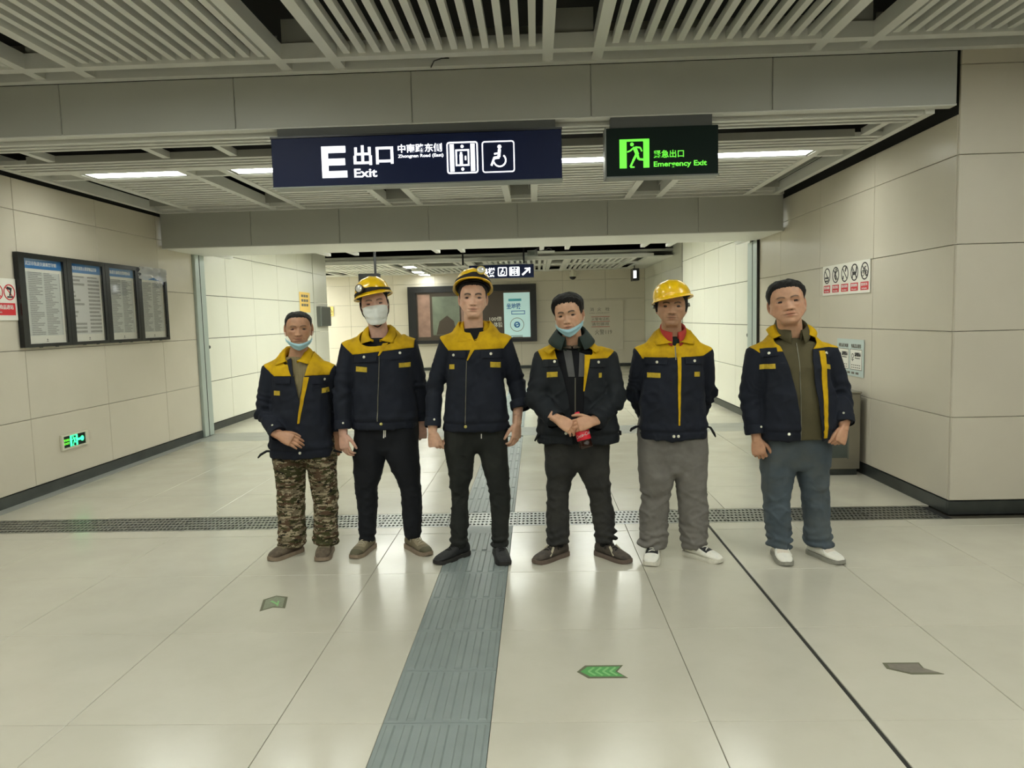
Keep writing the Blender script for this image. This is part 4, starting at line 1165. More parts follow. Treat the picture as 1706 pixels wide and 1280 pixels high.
def make_head(P):
    """returns verts, faces, tints of a head with face, ears, lids (head-local metres)"""
    NA = 180
    t = np.linspace(-1, 1, NA, endpoint=False)
    A = np.pi * (.42 * t + .58 * t ** 3)
    R_ = _rows(_US); NR = len(R_)
    z = np.repeat(R_[:, 0][:, None], NA, 1); a = np.repeat(A[None, :], NR, 0)
    s, c = np.sin(a), np.cos(a)
    jw = P.get('jaw', 1.0)
    jf = 1 + (jw - 1) * np.exp(-((R_[:, 0] + .075) / .04) ** 2)
    w = (R_[:, 1] * jf)[:, None]
    x = w * np.sign(s) * np.abs(s) ** (2 / NEXP)
    y = np.where(c > 0, -R_[:, 2][:, None], R_[:, 3][:, None]) * np.abs(c) ** (2 / NEXP)
    # jaw line rises towards the ears
    wt = sst(-.03, -.112, z) * (1 - sst(-.122, -.175, z))
    z = z + .052 * wt * sst(math.radians(28), math.radians(98), np.abs(a))
    front = sst(.05, .45, c)
    ax = np.abs(x)
    eo = P.get('eye_open', 1.0)
    F = np.zeros_like(x)
    F -= .0085 * gz(ax, z, .032, .002, .018, .0105)                       # eye sockets
    F += .0035 * gz(ax, z, .028, .0215, .020, .0065)                      # brow ridge
    F -= .0020 * gz(ax, z, 0, .012, .008, .010)
    nw = P.get('nose_w', 1.0)
    # nose
    tz = np.clip((.014 - z) / .050, 0, 1)
    ht = (.0035 + .0165 * tz ** 1.35) * (1 - sst(-.0375, -.0475, z)) * sst(.024, .010, z)
    sw = (.0072 + .0065 * tz) * nw
    F += ht * np.exp(-(ax / sw) ** 2.4)
    F += .0090 * gz(ax, z, .0145 * nw, -.0375, .0066 * nw, .0064)          # wings
    F -= .0035 * gz(ax, z, .0075 * nw, -.0455, .0040, .0028)
    # mouth
    F += .0045 * gz(ax, z, 0, -.066, .030, .020)
    F += .0036 * gz(ax, z, 0, -.0605, .019, .0042)
    F += .0046 * gz(ax, z, 0, -.0725, .0155, .0048)
    F -= .0052 * gz(ax, z, 0, -.0662, .0225, .0019)
    F -= .0022 * gz(ax, z, .027, -.0665, .006, .006)
    F -= .0015 * gz(ax, z, 0, -.053, .0035, .006)
    F -= .0030 * gz(ax, z, 0, -.0835, .020, .0045)
    F += .0045 * gz(ax, z, 0, -.099, .018, .011)                         # chin
    F += P.get('cheek', 1.0) * .0045 * gz(ax, z, .047, -.018, .018, .015)
    d = (ax - (.018 + (-.034 - z) * .36)) / .0045                         # fold from nose to mouth
    F -= .0016 * P.get('fold', 1.0) * np.exp(-d ** 2) * sst(-.030, -.040, z) * sst(-.075, -.060, z)
    F -= .0012 * np.exp(-((z - .055) / .003) ** 2) * P.get('wrinkle', 0) * (ax < .04) + .0012 * np.exp(-((z - .045) / .003) ** 2) * P.get('wrinkle', 0) * (ax < .035)
    y = y - F * front
    # skin colours, with shade painted in at the nostrils and mouth line
    T = np.ones((NR, NA, 3))
    lip = np.clip(gz(ax, z, 0, -.0605, .0185, .0040) + gz(ax, z, 0, -.0725, .0165, .0048), 0, 1) * front
    T *= 1 - lip[..., None] * np.array([.22, .42, .40])
    bt = P.get('brow', 1.0)
    zb = .0200 + .0050 * np.sin(np.pi * np.clip((ax - .012) / .040, 0, 1)) - .05 * np.clip(ax - .040, 0, 1)
    br = np.exp(-((z - zb) / (.0044 * bt)) ** 2) * sst(.009, .015, ax) * sst(.053, .043, ax) * front
    T *= 1 - np.clip(br * .95 * min(bt, 1.15), 0, .93)[..., None]
    T *= 1 - (np.clip(gz(ax, z, .0072 * nw, -.0452, .0042, .0022), 0, 1) * front * .75)[..., None]  # darkness inside the nostrils painted as tint
    T *= 1 - (np.exp(-((z + .0662) / .0018) ** 2) * np.exp(-(ax / .024) ** 4) * front * .75)[..., None]  # shade between the lips painted as tint
    bd = P.get('beard', 0.0)
    if bd:
        mk = (gz(ax, z, 0, -.0525, .024, .0045) * .9 + gz(ax, z, 0, -.095, .03, .016) * .45 + gz(ax, z, .05, -.075, .02, .03) * .2) * front
        T *= 1 - np.clip(mk * bd, 0, .85)[..., None] * np.array([.8, .85, .85])
    T *= 1 - (gz(ax, z, .046, -.022, .02, .018) * front)[..., None] * np.array([.0, .06, .06])
    V = np.stack([x, y, z], -1).reshape(-1, 3); T = T.reshape(-1, 3)
    Fc = []
    for i in range(NR - 1):
        for k in range(NA):
            k2 = (k + 1) % NA
            Fc.append((i * NA + k, i * NA + k2, (i + 1) * NA + k2, (i + 1) * NA + k))
    Fc.append(tuple((NR - 1) * NA + k for k in range(NA)))
    parts = [(V, Fc, T)]
    # ears
    for sd in (-1, 1):
        nu, nv = 20, 10
        ev, ef, et = [], [], []
        for i in range(nv + 1):
            ph = -math.pi / 2 + math.pi * i / nv
            for k in range(nu):
                th = 2 * math.pi * k / nu
                ex, ey, ez = math.sin(ph), math.cos(ph) * math.cos(th), math.cos(ph) * math.sin(th)
                rr = math.hypot(ey, ez)
                px = ex * .0075
                if ex > 0:
                    px -= .0085 * math.exp(-((rr - .45) / .28) ** 2)
                    px += .003 * math.exp(-((rr - .92) / .14) ** 2)
                wz = 1.0 + .18 * (ez > 0) * 1
                p = Vector((px, ey * .0175 * (1.0 if ez > 0 else 1 + .35 * ez), ez * .0315 * (wz if ez > 0 else 1)))
                ang = math.radians(28)
                q = Vector((p.x * math.cos(ang) + p.y * math.sin(ang), -p.x * math.sin(ang) + p.y * math.cos(ang), p.z))
                ev.append((sd * (.0755 + q.x), .016 + q.y + .10 * q.z, -.012 + q.z))
                et.append((1, .9, .88) if not (ex > 0 and rr < .6) else (.72, .6, .58))
        for i in range(nv):
            for k in range(nu):
                k2 = (k + 1) % nu
                ef.append((i * nu + k, i * nu + k2, (i + 1) * nu + k2, (i + 1) * nu + k))
        es = P.get('ear', 1.0)
        ev = [(sd * .0755 + (px - sd * .0755) * es, .010 + (py - .010) * es, -.012 + (pz + .012) * es) for px, py, pz in ev]
        parts.append((np.array(ev), ef, np.array(et)))
    # eyelids round the eyeballs
    eyes = []
    for sd in (-1, 1):
        ex, ez = sd * .0325, .0010
        dd = np.abs(V[:, 0] - ex) + np.abs(V[:, 2] - ez) + (V[:, 1] > 0)
        ys = V[np.argmin(dd), 1]
        c0 = np.array([ex, ys + .0095, ez])
        eyes.append(c0)
        for up in (1, -1):
            cols_, rows_ = 18, 6
            lv, lf, lt = [], [], []
            for i in range(cols_ + 1):
                az = math.radians(-72 + 144 * i / cols_)
                q = min(abs(az) / math.radians(63), 1.0)
                e0 = (22 if up > 0 else 16) * eo * (1 - q ** 2.2) * up
                for j in range(rows_ + 1):
                    el = math.radians(e0 + (62 * up - e0) * j / rows_)
                    r = .0158 if j else .0163
                    lv.append((c0[0] + r * math.cos(el) * math.sin(az) * 1.12, c0[1] - r * math.cos(el) * math.cos(az), c0[2] + r * math.sin(el) * .95))
                    lt.append((.12, .10, .10) if (j == 0 and up > 0) else ((.5, .42, .40) if j == 0 else ((.72, .66, .64) if j == 1 and up > 0 else (.93, .9, .9))))
            for i in range(cols_):
                for j in range(rows_):
                    k = i * (rows_ + 1) + j
                    lf.append((k, k + rows_ + 1, k + rows_ + 2, k + 1) if up > 0 else (k, k + 1, k + rows_ + 2, k + rows_ + 1))
            parts.append((np.array(lv), lf, np.array(lt)))
    Vs, Fs, Ts = [], [], []
    n = 0
    for v, f, t_ in parts:
        Vs.append(v); Ts.append(t_); Fs += [tuple(i + n for i in q) for q in f]; n += len(v)
    return np.concatenate(Vs), Fs, np.concatenate(Ts), eyes

def make_hair(P):
    """cap of hair over the skull with a hairline, head-local"""
    kind = P['hair']
    NC, NRR = 120, 30
    V, F = [], []
    for k in range(NC):
        a = -math.pi + 2 * math.pi * k / NC
        d = abs(math.degrees(a))
        hl, tmp, sb = P.get('hairline', .066), P.get('temple', .046), P.get('sideburn', -.012)
        zh = float(np.interp(d, [0, 24, 42, 54, 66, 74, 84, 92, 104, 130, 180], [hl, hl - .001, hl - .006, tmp, tmp - .022, sb + .008, sb, .012, -.02, -.07, -.085]))
        zh += (.0025 * math.sin(k * 2.1) + .002 * math.sin(k * 5.3)) * P.get('ragged', .6)
        for j in range(NRR):
            t = j / (NRR - 1)
            ztop = .1122
            zz = zh + (ztop - zh) * math.sin(t * math.pi / 2)
            x, y = head_at(np.array([zz]), np.array([a])); x, y = float(x[0]), float(y[0])
            n = Vector((x / .075 ** 2, y / .10 ** 2, (zz - .015) / .10 ** 2)).normalized()
            th = P.get('thick', .012) * min(1, t / .16) + .001
            th *= .62 + .38 * sst(-.02, .07, zz)
            th *= 1 - .45 * sst(55, 80, d) * sst(.06, .0, zz)
            if d < 60: th += P.get('fringe', 0) * math.exp(-((t - .12) / .2) ** 2)
            nz = float(vnoise(np.array([[x * 60 + 5, y * 60, zz * 45]]))[0]) * .0035 + float(vnoise(np.array([[x * 150, y * 150, zz * 60]]))[0]) * .0016
            if j == 0: th = -.003
            else: th += nz * min(1, th / .008)
            V.append((x + n.x * th, y + n.y * th, zz + n.z * th))
    for k in range(NC):
        k2 = (k + 1) % NC
        for j in range(NRR - 1):
            F.append((k * NRR + j, k2 * NRR + j, k2 * NRR + j + 1, k * NRR + j + 1))
    F.append(tuple(k * NRR + NRR - 1 for k in range(NC)))
    return V, F

def helmet_parts(H):
    """hard hat in head-local coordinates: shell verts/faces, dome function"""
    rx, ry, h, z0 = .104, .126, .108, .052
    NA, NE = 64, 16
    def dome(a, e):
        p = 2.25
        r = (max(0.0, 1 - (e ** p))) ** (1 / p)
        x, y = rx * r * math.sin(a), -ry * r * math.cos(a)
        z = z0 + h * e
        z += .0045 * math.exp(-(x / .016) ** 2) * min(1, e * 2) + .0025 * (math.exp(-((abs(x) - .045) / .010) ** 2)) * min(1, e * 2)
        return Vector((x, y + .008, z))
    V, F = [], []
    def brim(a, t):
        c = math.cos(a)
        e = .012 + .040 * max(0, c) ** 2.5
        b = dome(a, 0.0)
        d = Vector((math.sin(a) * 1.0, -math.cos(a), 0)).normalized()
        return b + d * (e * t) + Vector((0, 0, -.005 * t - .010 * t * max(0, c) ** 2 - .010 * (1 if t > 0 else 0) * 0))
    rows = []
    for t in (1.0, .96, .5, .12): rows.append([brim(2 * math.pi * k / NA, t) for k in range(NA)])
    rows[0] = [p + Vector((0, 0, -.006)) for p in rows[0]]
    for i in range(NE):
        e = (i / (NE - 1)) ** .8 * .999
        rows.append([dome(2 * math.pi * k / NA, e) for k in range(NA)])
    for r in rows: V += r
    n = len(rows)
    for i in range(n - 1):
        for k in range(NA):
            k2 = (k + 1) % NA
            F.append((i * NA + k, i * NA + k2, (i + 1) * NA + k2, (i + 1) * NA + k))
    F.append(tuple((n - 1) * NA + k for k in range(NA)))
    return V, F, dome

def tint_attr(me, T=None):
    at = me.color_attributes.new('tint', 'FLOAT_COLOR', 'POINT')
    n = len(me.vertices)
    c = np.ones((n, 4))
    if T is not None: c[:len(T), :3] = T
    at.data.foreach_set('color', c.ravel())

# ---------------------------------------------------------------- hand
def hand_geo(wrist, f, n, s, curl=(25, 38, 22), thumb=(38, 12), sc=1.0, spread=1.0):
    """palm, four fingers, thumb. f: towards fingertips, n: back of the hand, s: thumb side"""
    f = Vector(f).normalized(); n = Vector(n); n = (n - f * n.dot(f)).normalized()
    s = Vector(s); s = (s - f * s.dot(f) - n * s.dot(n)).normalized()
    O = Vector(wrist)
    P = lambda a, b, c: O + s * (a * sc) + n * (b * sc) + f * (c * sc)
    parts = []
    rings = []
    for (c, hs, hn, off) in ((-.05, .026, .021, 0), (-.015, .027, .020, 0), (.010, .031, .0185, .001), (.035, .0385, .0170, .001), (.062, .0415, .0155, 0), (.085, .0405, .0135, -.001), (.094, .036, .010, -.002)):
        ring = []
        for k in range(20):
            a = 2 * math.pi * k / 20
            ca, sa = math.cos(a), math.sin(a)
            ring.append(tuple(P(math.copysign(abs(ca) ** .8, ca) * hs + off, math.copysign(abs(sa) ** .8, sa) * hn, c)))
        rings.append(ring)
    parts.append(rings_geo(rings))
    for i, (a, base, L, r) in enumerate(((.0295, .086, .073, .0092), (.0098, .090, .081, .0094), (-.0100, .088, .075, .0090), (-.0285, .080, .060, .0080))):
        p = P(a, -.001, base - .012)
        ang = 0.0
        side = a * spread * 1.1
        segs = (.47 * L + .012, .31 * L, .22 * L)
        rr = (r, r * .95, r * .88, r * .72)
        for j in range(3):
            ang += math.radians(curl[j] + (3 - i) * 2.0)
            d = f * math.cos(ang) - n * math.sin(ang) + s * side * (1 if j == 0 else .3)
            d.normalize()
            q = p + d * segs[j] * sc
            parts.append(capsule_geo(p, q, rr[j] * sc, rr[j + 1] * sc, 12))
            p = q
    p = P(.024, -.006, .018)
    d0 = (f * math.cos(math.radians(thumb[0])) + s * math.sin(math.radians(thumb[0])) - n * .35).normalized()
    q = p + d0 * .044 * sc
    parts.append(capsule_geo(p, q, .0145 * sc, .0112 * sc, 12))
    d1 = (f * math.cos(math.radians(thumb[1])) + s * math.sin(math.radians(thumb[1])) - n * .45).normalized()
    p2 = q + d1 * .030 * sc
    parts.append(capsule_geo(q, p2, .0112 * sc, .0100 * sc, 12))
    p3 = p2 + (d1 - n * .12 - s * .15).normalized() * .024 * sc
    parts.append(capsule_geo(p2, p3, .0100 * sc, .0078 * sc, 12))
    return parts

# ---------------------------------------------------------------- clothing
def project(bvh, x, z, y0=-1.0, off=0.0):
    h = bvh.ray_cast(Vector((x, y0, z)), Vector((0, 1, 0)))
    if h[0] is None: return None, None
    return h[0] + h[1] * off, h[1]
def applique(name, bvh, quad, thick, m, parent, nu=8, nv=5, off=.0005, y0=-1.0):
    """a cloth piece lying on the surface: quad = 4 (x, z) corners bl, br, tr, tl"""
    (ax, az), (bx_, bz), (cx, cz), (dx, dz) = quad
    top, nor = [], []
    last = None
    for j in range(nv + 1):
        v = j / nv
        for i in range(nu + 1):
            u = i / nu
            x = (1 - v) * ((1 - u) * ax + u * bx_) + v * ((1 - u) * dx + u * cx)
            z = (1 - v) * ((1 - u) * az + u * bz) + v * ((1 - u) * dz + u * cz)
            p, n = project(bvh, x, z, y0)
            if p is None:
                p, n = (Vector((x, last[0].y, z)), last[1]) if last else (Vector((x, -.1, z)), Vector((0, -1, 0)))
            last = (p, n)
            top.append(p); nor.append(n)
    w = nu + 1
    N_ = len(top)
    V = [p + n * (thick + off) for p, n in zip(top, nor)] + [p - n * .004 for p, n in zip(top, nor)]
    F = []
    for j in range(nv):
        for i in range(nu):
            k = j * w + i
            F.append((k, k + 1, k + w + 1, k + w)); F.append((N_ + k, N_ + k + w, N_ + k + w + 1, N_ + k + 1))
    rim = [i for i in range(nu + 1)] + [j * w + nu for j in range(1, nv + 1)] + [nv * w + i for i in range(nu - 1, -1, -1)] + [j * w for j in range(nv - 1, 0, -1)]
    for a, b in zip(rim, rim[1:] + rim[:1]): F.append((b, a, N_ + a, N_ + b))
    return obj(name, mesh(name, V, F), m, parent, smooth=False)
def snap_on(name, bvh, x, z, r, m, parent, off=.002):
    p, n = project(bvh, x, z)
    if p is None: return
    n = n.normalized()
    return obj(name, mesh(name, *tube_geo([p - n * .003, p + n * (off + .0015), p + n * (off + .003), p + n * (off + .0032)], [r, r, r * .75, r * .2], 12)), m, parent)

def to_bm(me):
    bm = bmesh.new(); bm.from_mesh(me); return bm
def split_line(bm, p, q, zlo, zhi, xtol=.06, front=None):
    """cut faces along the vertical plane through the (x, z) line p-q, only near it"""
    d = Vector((q[0] - p[0], 0, q[1] - p[1])); no = Vector((d.z, 0, -d.x)).normalized()
    sel = []
    for f in bm.faces:
        c = f.calc_center_median()
        if zlo <= c.z <= zhi and abs((c - Vector((p[0], 0, p[1]))).dot(no)) < .03:
            t = ((c.x - p[0]) * d.x + (c.z - p[1]) * d.z) / max(1e-9, d.x ** 2 + d.z ** 2)
            if -.15 < t < 1.15 and (front is None or (c.y < front)): sel.append(f)
    geom = list({v for f in sel for v in f.verts}) + list({e for f in sel for e in f.edges}) + sel
    bmesh.ops.bisect_plane(bm, geom=geom, dist=1e-5, plane_co=(p[0], 0, p[1]), plane_no=no)
def in_poly(x, z, poly):
    c = False; n = len(poly)
    for i in range(n):
        x0, z0 = poly[i]; x1, z1 = poly[(i + 1) % n]
        if (z0 > z) != (z1 > z) and x < (x1 - x0) * (z - z0) / (z1 - z0) + x0: c = not c
    return c
def separate(bm, pred, name):
    """faces satisfying pred move to a new mesh"""
    fs = [f for f in bm.faces if pred(f)]
    if not fs: return None
    b2 = bmesh.new(); vm = {}
    for f in fs:
        vs = []
        for v in f.verts:
            if v not in vm: vm[v] = b2.verts.new(v.co)
            vs.append(vm[v])
        try: b2.faces.new(vs)
        except ValueError: pass
    bmesh.ops.delete(bm, geom=fs, context='FACES')
    me = bpy.data.meshes.new(name); b2.normal_update(); b2.to_mesh(me); b2.free()
    return me
def solid(o, t, off=-1.0):
    s = o.modifiers.new('thickness', 'SOLIDIFY'); s.thickness = t; s.offset = off
    return o

def collar(name, cx, cy, zb, rx, ry, hgt, fall, pt, a0, m, parent, tilt=.035, spread=.030, open_out=0.0):
    """fold-down shirt collar round the neck; a0: half opening angle at the front in degrees"""
    n = 44; V = []; F = []
    for i in range(n + 1):
        a = math.radians(a0 + (360 - 2 * a0) * i / n)
        e = min(i, n - i) / n               # 0 at the two front ends
        tip = math.exp(-(e / .07) ** 2)
        wide = math.exp(-(e / .16) ** 2)
        x, y = math.sin(a), -math.cos(a)
        zc = zb - tilt * math.cos(a) * .5 + tilt * .1      # lower in front
        o = open_out * wide
        for (dr, dz) in ((.0, -.012), (.002, hgt * .7), (.006 + o * .3, hgt), (.012 + o * .5, hgt * .96), (.012 + spread * .5 + o, hgt - fall * .5 - pt * .35 * tip), (.012 + spread + o * 1.2 + .006 * tip, hgt - fall - pt * tip)):
            V.append((cx + x * (rx + dr) , cy + y * (ry + dr) - .012 * tip * (dr > .012), zc + dz))
    k = 6
    for i in range(n):
        for j in range(k - 1):
            F.append((i * k + j, i * k + j + 1, (i + 1) * k + j + 1, (i + 1) * k + j))
    o = obj(name, mesh(name, V, F), m, parent, smooth=True)
    return solid(o, .004, 0)

def collar2(name, cx, cy, zf, hd, a0, m, parent, rx=.066, ry=.070, front=.098, rise=.075, fall=.055, spread=.036, lat=.066, drop=.016, back=0.0):
    """fold-down collar of an open necked work jacket: the fold line climbs from the two front ends to the neck sides,
    the leaf lies out over the shoulders and ends in flat points"""
    n = 56; V = []; F = []
    for i in range(n + 1):
        a = math.radians(a0 + (360 - 2 * a0) * i / n)
        da = min(a, 2 * math.pi - a)
        t = float(sst(math.radians(a0), math.radians(100), da))
        e = min(i, n - i) / n
        w = math.exp(-(e / .10) ** 2)
        sg = 1 if a < math.pi else -1
        x, y = math.sin(a), -math.cos(a)
        fx_ = cx + x * (rx + .012 * (1 - t)); fy_ = cy + (y * ry if y > 0 else y * (ry * t + front * (1 - t)))
        fz = zf + rise * t + back * max(0, y)
        Fp = Vector((fx_, fy_, fz))
        rad = Vector((x, y, 0)).normalized()
        side = rad * spread + Vector((0, 0, -fall))
        frt = Vector((sg * lat, -.004 + .020 * 1, -drop))
        L = side * (1 - w) + frt * w
        inn = Vector((cx - fx_, cy - fy_, 0)).normalized()
        V.append(Fp + inn * .004 + Vector((0, 0, -.050 * (t * .8 + .2))))
        V.append(Fp + inn * .003 + Vector((0, 0, -.012)))
        V.append(Fp)
        bul = (rad * .010 * (1 - w) + Vector((0, -.006, 0)) * w)
        V.append(Fp + L * .35 + bul)
        V.append(Fp + L * .70 + bul * .9)
        V.append(Fp + L + bul * .3)
    k = 6
    for i in range(n):
        for j in range(k - 1):
            F.append((i * k + j, i * k + j + 1, (i + 1) * k + j + 1, (i + 1) * k + j))
    return solid(obj(name, mesh(name, V, F), m, parent, smooth=True), .004, 0)

def make_shoe(root, px, py, yaw, P):
    """toe tip at (px, py) on the floor, pointing along yaw (0 = towards the viewer, + = image right)"""
    L, wd, ht = P.get('len', .275), P.get('w', 1.0), P.get('h', 1.0)
    sx = [0, .03, .10, .22, .34, .46, .58, .70, .82, .91, .97, 1.0]
    hw = [.018, .028, .035, .036, .036, .039, .043, .046, .044, .037, .025, .010]
    hz = [.070, .085, .100, .104, .096, .083, .070, .059, .050, .044, .036, .026]
    a = math.radians(yaw)
    R_ = Matrix.Rotation(a, 4, 'Z'); 
    T = Matrix.Translation((px, py, 0)) @ R_
    base = .018
    rings = []
    for s, w, h in zip(sx, hw, hz):
        ring = []
        y = (1 - s) * L
        n = 20
        for k in range(n):
            t = 2 * math.pi * k / n
            c, sn = math.cos(t), math.sin(t)
            top = base + (h * ht - base) * .5
            x = w * wd * math.copysign(abs(c) ** .75, c) * (1 - .22 * max(0, sn) * (1 if s < .55 else .4))
            zz = top + (h * ht - base) * .5 * math.copysign(abs(sn) ** .75, sn)
            ring.append(tuple(T @ Vector((x, y, zz))))
        rings.append(ring)
    sm_ = mesh('shoe', *rings_geo(rings))
    for q in ('upper', 'vamp', 'toe', 'heel'): sm_.materials.append(P.get(q) or P['upper'])
    for pl in sm_.polygons[:-2]:
        i_, k_ = divmod(pl.index, 20)
        s_ = (sx[i_] + sx[i_ + 1]) / 2; up_ = math.sin(2 * math.pi * (k_ + .5) / 20)
        if up_ > .55 and .22 < s_ < .72: pl.material_index = 1
        elif s_ > .80: pl.material_index = 2
        elif s_ < .16: pl.material_index = 3
    sh = obj('shoe', sm_, None, root, smooth=True)
    if P.get('label'): sh['label'] = P['label']
    sh.modifiers.new('s', 'SUBSURF').levels = 1; sh.modifiers['s'].render_levels = 1
    th = P.get('sole_h', .024)
    rings = []
    for s, w, h in zip(sx, hw, hz):
        y = (1 - s) * L * 1.012 - .003
        w2 = (w + .004) * wd
        lift = .008 * max(0, (s - .85) / .15) ** 2
        zt = th + .010 * max(0, (.25 - s)) * 4 * .4 + lift * .6
        ring = [(-w2, lift), (-w2 * 1.02, zt * .5), (-w2 * .97, zt), (0, zt + .002), (w2 * .97, zt), (w2 * 1.02, zt * .5), (w2, lift), (0, lift)]
        rings.append([tuple(T @ Vector((x, y, z))) for x, z in ring])
    obj('sole', mesh('sole', *rings_geo(rings)), P['sole'], sh, smooth=False)
    def top_z(s): return float(np.interp(s, sx, hz)) * ht
    parts = []
    if P.get('lace') is not None:
        for q in range(5):
            s = .36 + .065 * q
            y = (1 - s) * L
            zt = top_z(s)
            w = .021 * wd
            sl = .006 * (1 if q % 2 else -1)
            pts = [(-w, y + sl, zt - .008), (-w * .5, y + sl * .5, zt + .002), (0, y, zt + .0045), (w * .5, y - sl * .5, zt + .002), (w, y - sl, zt - .008)]
            parts.append(tube_geo([T @ Vector(p) for p in pts], [.0036] * 5, 6))
        s = .37; y = (1 - s) * L; zt = top_z(s)
        for sd in (-1, 1):
            pts = [(0, y, zt + .005), (sd * .018, y - .006, zt + .010), (sd * .034, y - .004, zt - .004), (sd * .044, y - .012, zt - .030)]
            parts.append(tube_geo([T @ Vector(p) for p in pts], [.0026] * 4, 6))
        obj('laces', mesh('laces', *join_geo(parts)), P['lace'], sh, smooth=True)
    # toe cap / side trim
    if P.get('trim') is not None:
        for sd in (-1, 1):
            pts = []
            for s in (.50, .56, .62, .68):
                i = s
                w = float(np.interp(i, sx, hw)) * wd
                pts.append(T @ Vector((sd * (w * (.62 + (s - .5) * 1.9)), (1 - s) * L, base + (top_z(s) - base) * (.98 - (s - .5) * 3.2) + .004)))
            obj('side_strip', mesh('side_strip', *tube_geo(pts, [(.007, .003)] * 4, 8)), P['trim'], sh, smooth=True)
    return sh

def person(P):
    d = P['pos']
    root = empty('person', (d['X0'], d['Y0'], 0))
    tag(root, P['label'], 'person')
    rnd = P['seed']
    nx, _, nz_ = d['neck']
    nz0 = nz_; nz_ = nz_ + P.get('neck_up', .05)
    sj = [Vector(v) for v in d['sj']]; el = [Vector(v) for v in d['el']]; wr = [Vector(v) for v in d['wr']]
    tor = d['torso']                                     # (z, cx, half width) hem .. chest
    dep = P.get('depth', .125)
    hem_z = tor[0][0]
    # ------------------------------ jacket volume
    def torso_rings(shrink, ztop_add=0.0, neck_r=.078):
        r = []
        for i, (z, cx, hw) in enumerate(tor):
            hd = dep * (1.02 if i < 3 else 1.0)
            r.append(ell_ring(z, cx, hw - shrink, P.get('belly_y', 0) * (1 if i in (1, 2) else .4), hd - shrink, 2.5, 40))
        zc = (sj[0].z + sj[1].z) / 2; cx = (sj[0].x + sj[1].x) / 2; hw = (sj[1].x - sj[0].x) / 2
        r.append(ell_ring(zc, cx, hw + .012 - shrink, .005, dep * .92 - shrink, 2.4, 40))
        k = (nz_ - zc)
        r.append(ell_ring(zc + k * .45, cx * .7 + nx * .3, hw * .86 - shrink, .012, dep * .78 - shrink, 2.2, 40))
        r.append(ell_ring(zc + k * .78, cx * .4 + nx * .6, hw * .56 + .018 - shrink, .012, dep * .66 - shrink * .8, 2.0, 40))
        r.append(ell_ring(nz_ + .012, nx, neck_r + .004 - shrink * .4, .006, neck_r + .012 - shrink * .4, 2.0, 40))
        r.append(ell_ring(nz_ + .035 + ztop_add, nx, neck_r - .008 - shrink * .4, .000, neck_r - shrink * .4, 2.0, 40))
        return r
    ru, re, rw = P.get('sleeve', (.066, .060, .050))
    sl = [rings_geo(torso_rings(0))]
    for i in (0, 1):
        mid = sj[i].lerp(el[i], .5)
        tip = wr[i]
        pts = [sj[i] + (sj[i] - el[i]).normalized() * .02 + Vector((nx - sj[i].x, 0, 0)) * .25, sj[i], mid, el[i], el[i].lerp(tip, .5), tip]
        sl.append(tube_geo(pts, [ru * .8, ru, ru * .97, re, (re + rw) / 2, rw], 20))
        sl.append(capsule_geo(el[i] - Vector((0, 0, .001)), el[i], re * 1.02, re * 1.02, 16))
    jm = remesh(sl, P.get('voxel', .0075), 7, .5)
    co = get_co(jm); no = get_no(jm)
    # folds: across the sleeves, hanging on the body
    def seg_t(p, a, b):
        ab = np.array(b - a); t = np.clip(((p - np.array(a)) @ ab) / (ab @ ab), 0, 1)
        return t, np.linalg.norm(p - (np.array(a) + t[:, None] * ab), axis=1)
    disp = np.zeros(len(co)); onsl = np.zeros(len(co))
    for i in (0, 1):
        for (a, b, amp) in ((sj[i], el[i], .006), (el[i], wr[i], .008)):
            t, dist = seg_t(co, a, b)
            wgt = sst(.095, .06, dist) * sst(0, .25, t if amp < .007 else np.ones_like(t))
            L = (b - a).length
            ph = vnoise(co * np.array([7., 7., 7.]) + rnd) * 2.2
            fold = np.sin((t * L / .052 + ph) * 2 * np.pi * .8 + 2 * np.sin(co[:, 0] * 20 + rnd))
            near = np.exp(-((t - (1 if amp < .007 else 0)) / .45) ** 2) + (.6 * np.exp(-((t - 1) / .25) ** 2) if amp > .007 else 0)
            disp += wgt * amp * 1.35 * P.get('fold', 1.0) * (fold * .55 + .45 * vnoise(co * 22 + rnd)) * near
            onsl = np.maximum(onsl, wgt)
    body = 1 - onsl
    n1 = vnoise(co * np.array([9., 9., 3.2]) + rnd * 1.7); n2 = 1 - np.abs(vnoise(co * np.array([13., 9., 6.]) + rnd * .3))
    lowr = sst(nz_ - .10, nz_ - .30, co[:, 2])
    n3 = 1 - np.abs(vnoise(np.stack([co[:, 0] * 9 + co[:, 2] * 4, co[:, 1] * 6, co[:, 2] * 9 - co[:, 0] * 5], 1) + rnd * 2.3))
    disp += body * lowr * (.009 * n1 + .011 * (n2 - .6) + .012 * np.clip(n3 - .72, 0, 1)) * P.get('fold', 1.0)
    disp += body * .003 * vnoise(co * 30 + rnd) 
    hemd = co[:, 2] - hem_z
    disp += body * (-.007 * np.exp(-((hemd - .052) / .006) ** 2) + .006 * np.exp(-((hemd - .078) / .02) ** 2) * (1 + vnoise(co * np.array([26., 26., 4.]) + rnd)))
    if P.get('quilt'):
        t, dist = seg_t(co, el[0], wr[0])
    co = co + no * disp[:, None]
    set_co(jm, co)
    bm = to_bm(jm); bpy.data.meshes.remove(jm)
    bvh = BVHTree.FromBMesh(bm)
    # front opening: left and right edges as polylines top -> bottom
    op = P['opening']                # list of (z, xl, xr)
    for (z0, l0, r0), (z1, l1, r1) in zip(op[:-1], op[1:]):
        for x0, x1 in ((l0, l1), (r0, r1)):
            split_line(bm, (x0, z0), (x1, z1), z1 - .012, z0 + .012, front=0.03)
    poly = [(l, z) for z, l, r in op] + [(r, z) for z, l, r in reversed(op)]
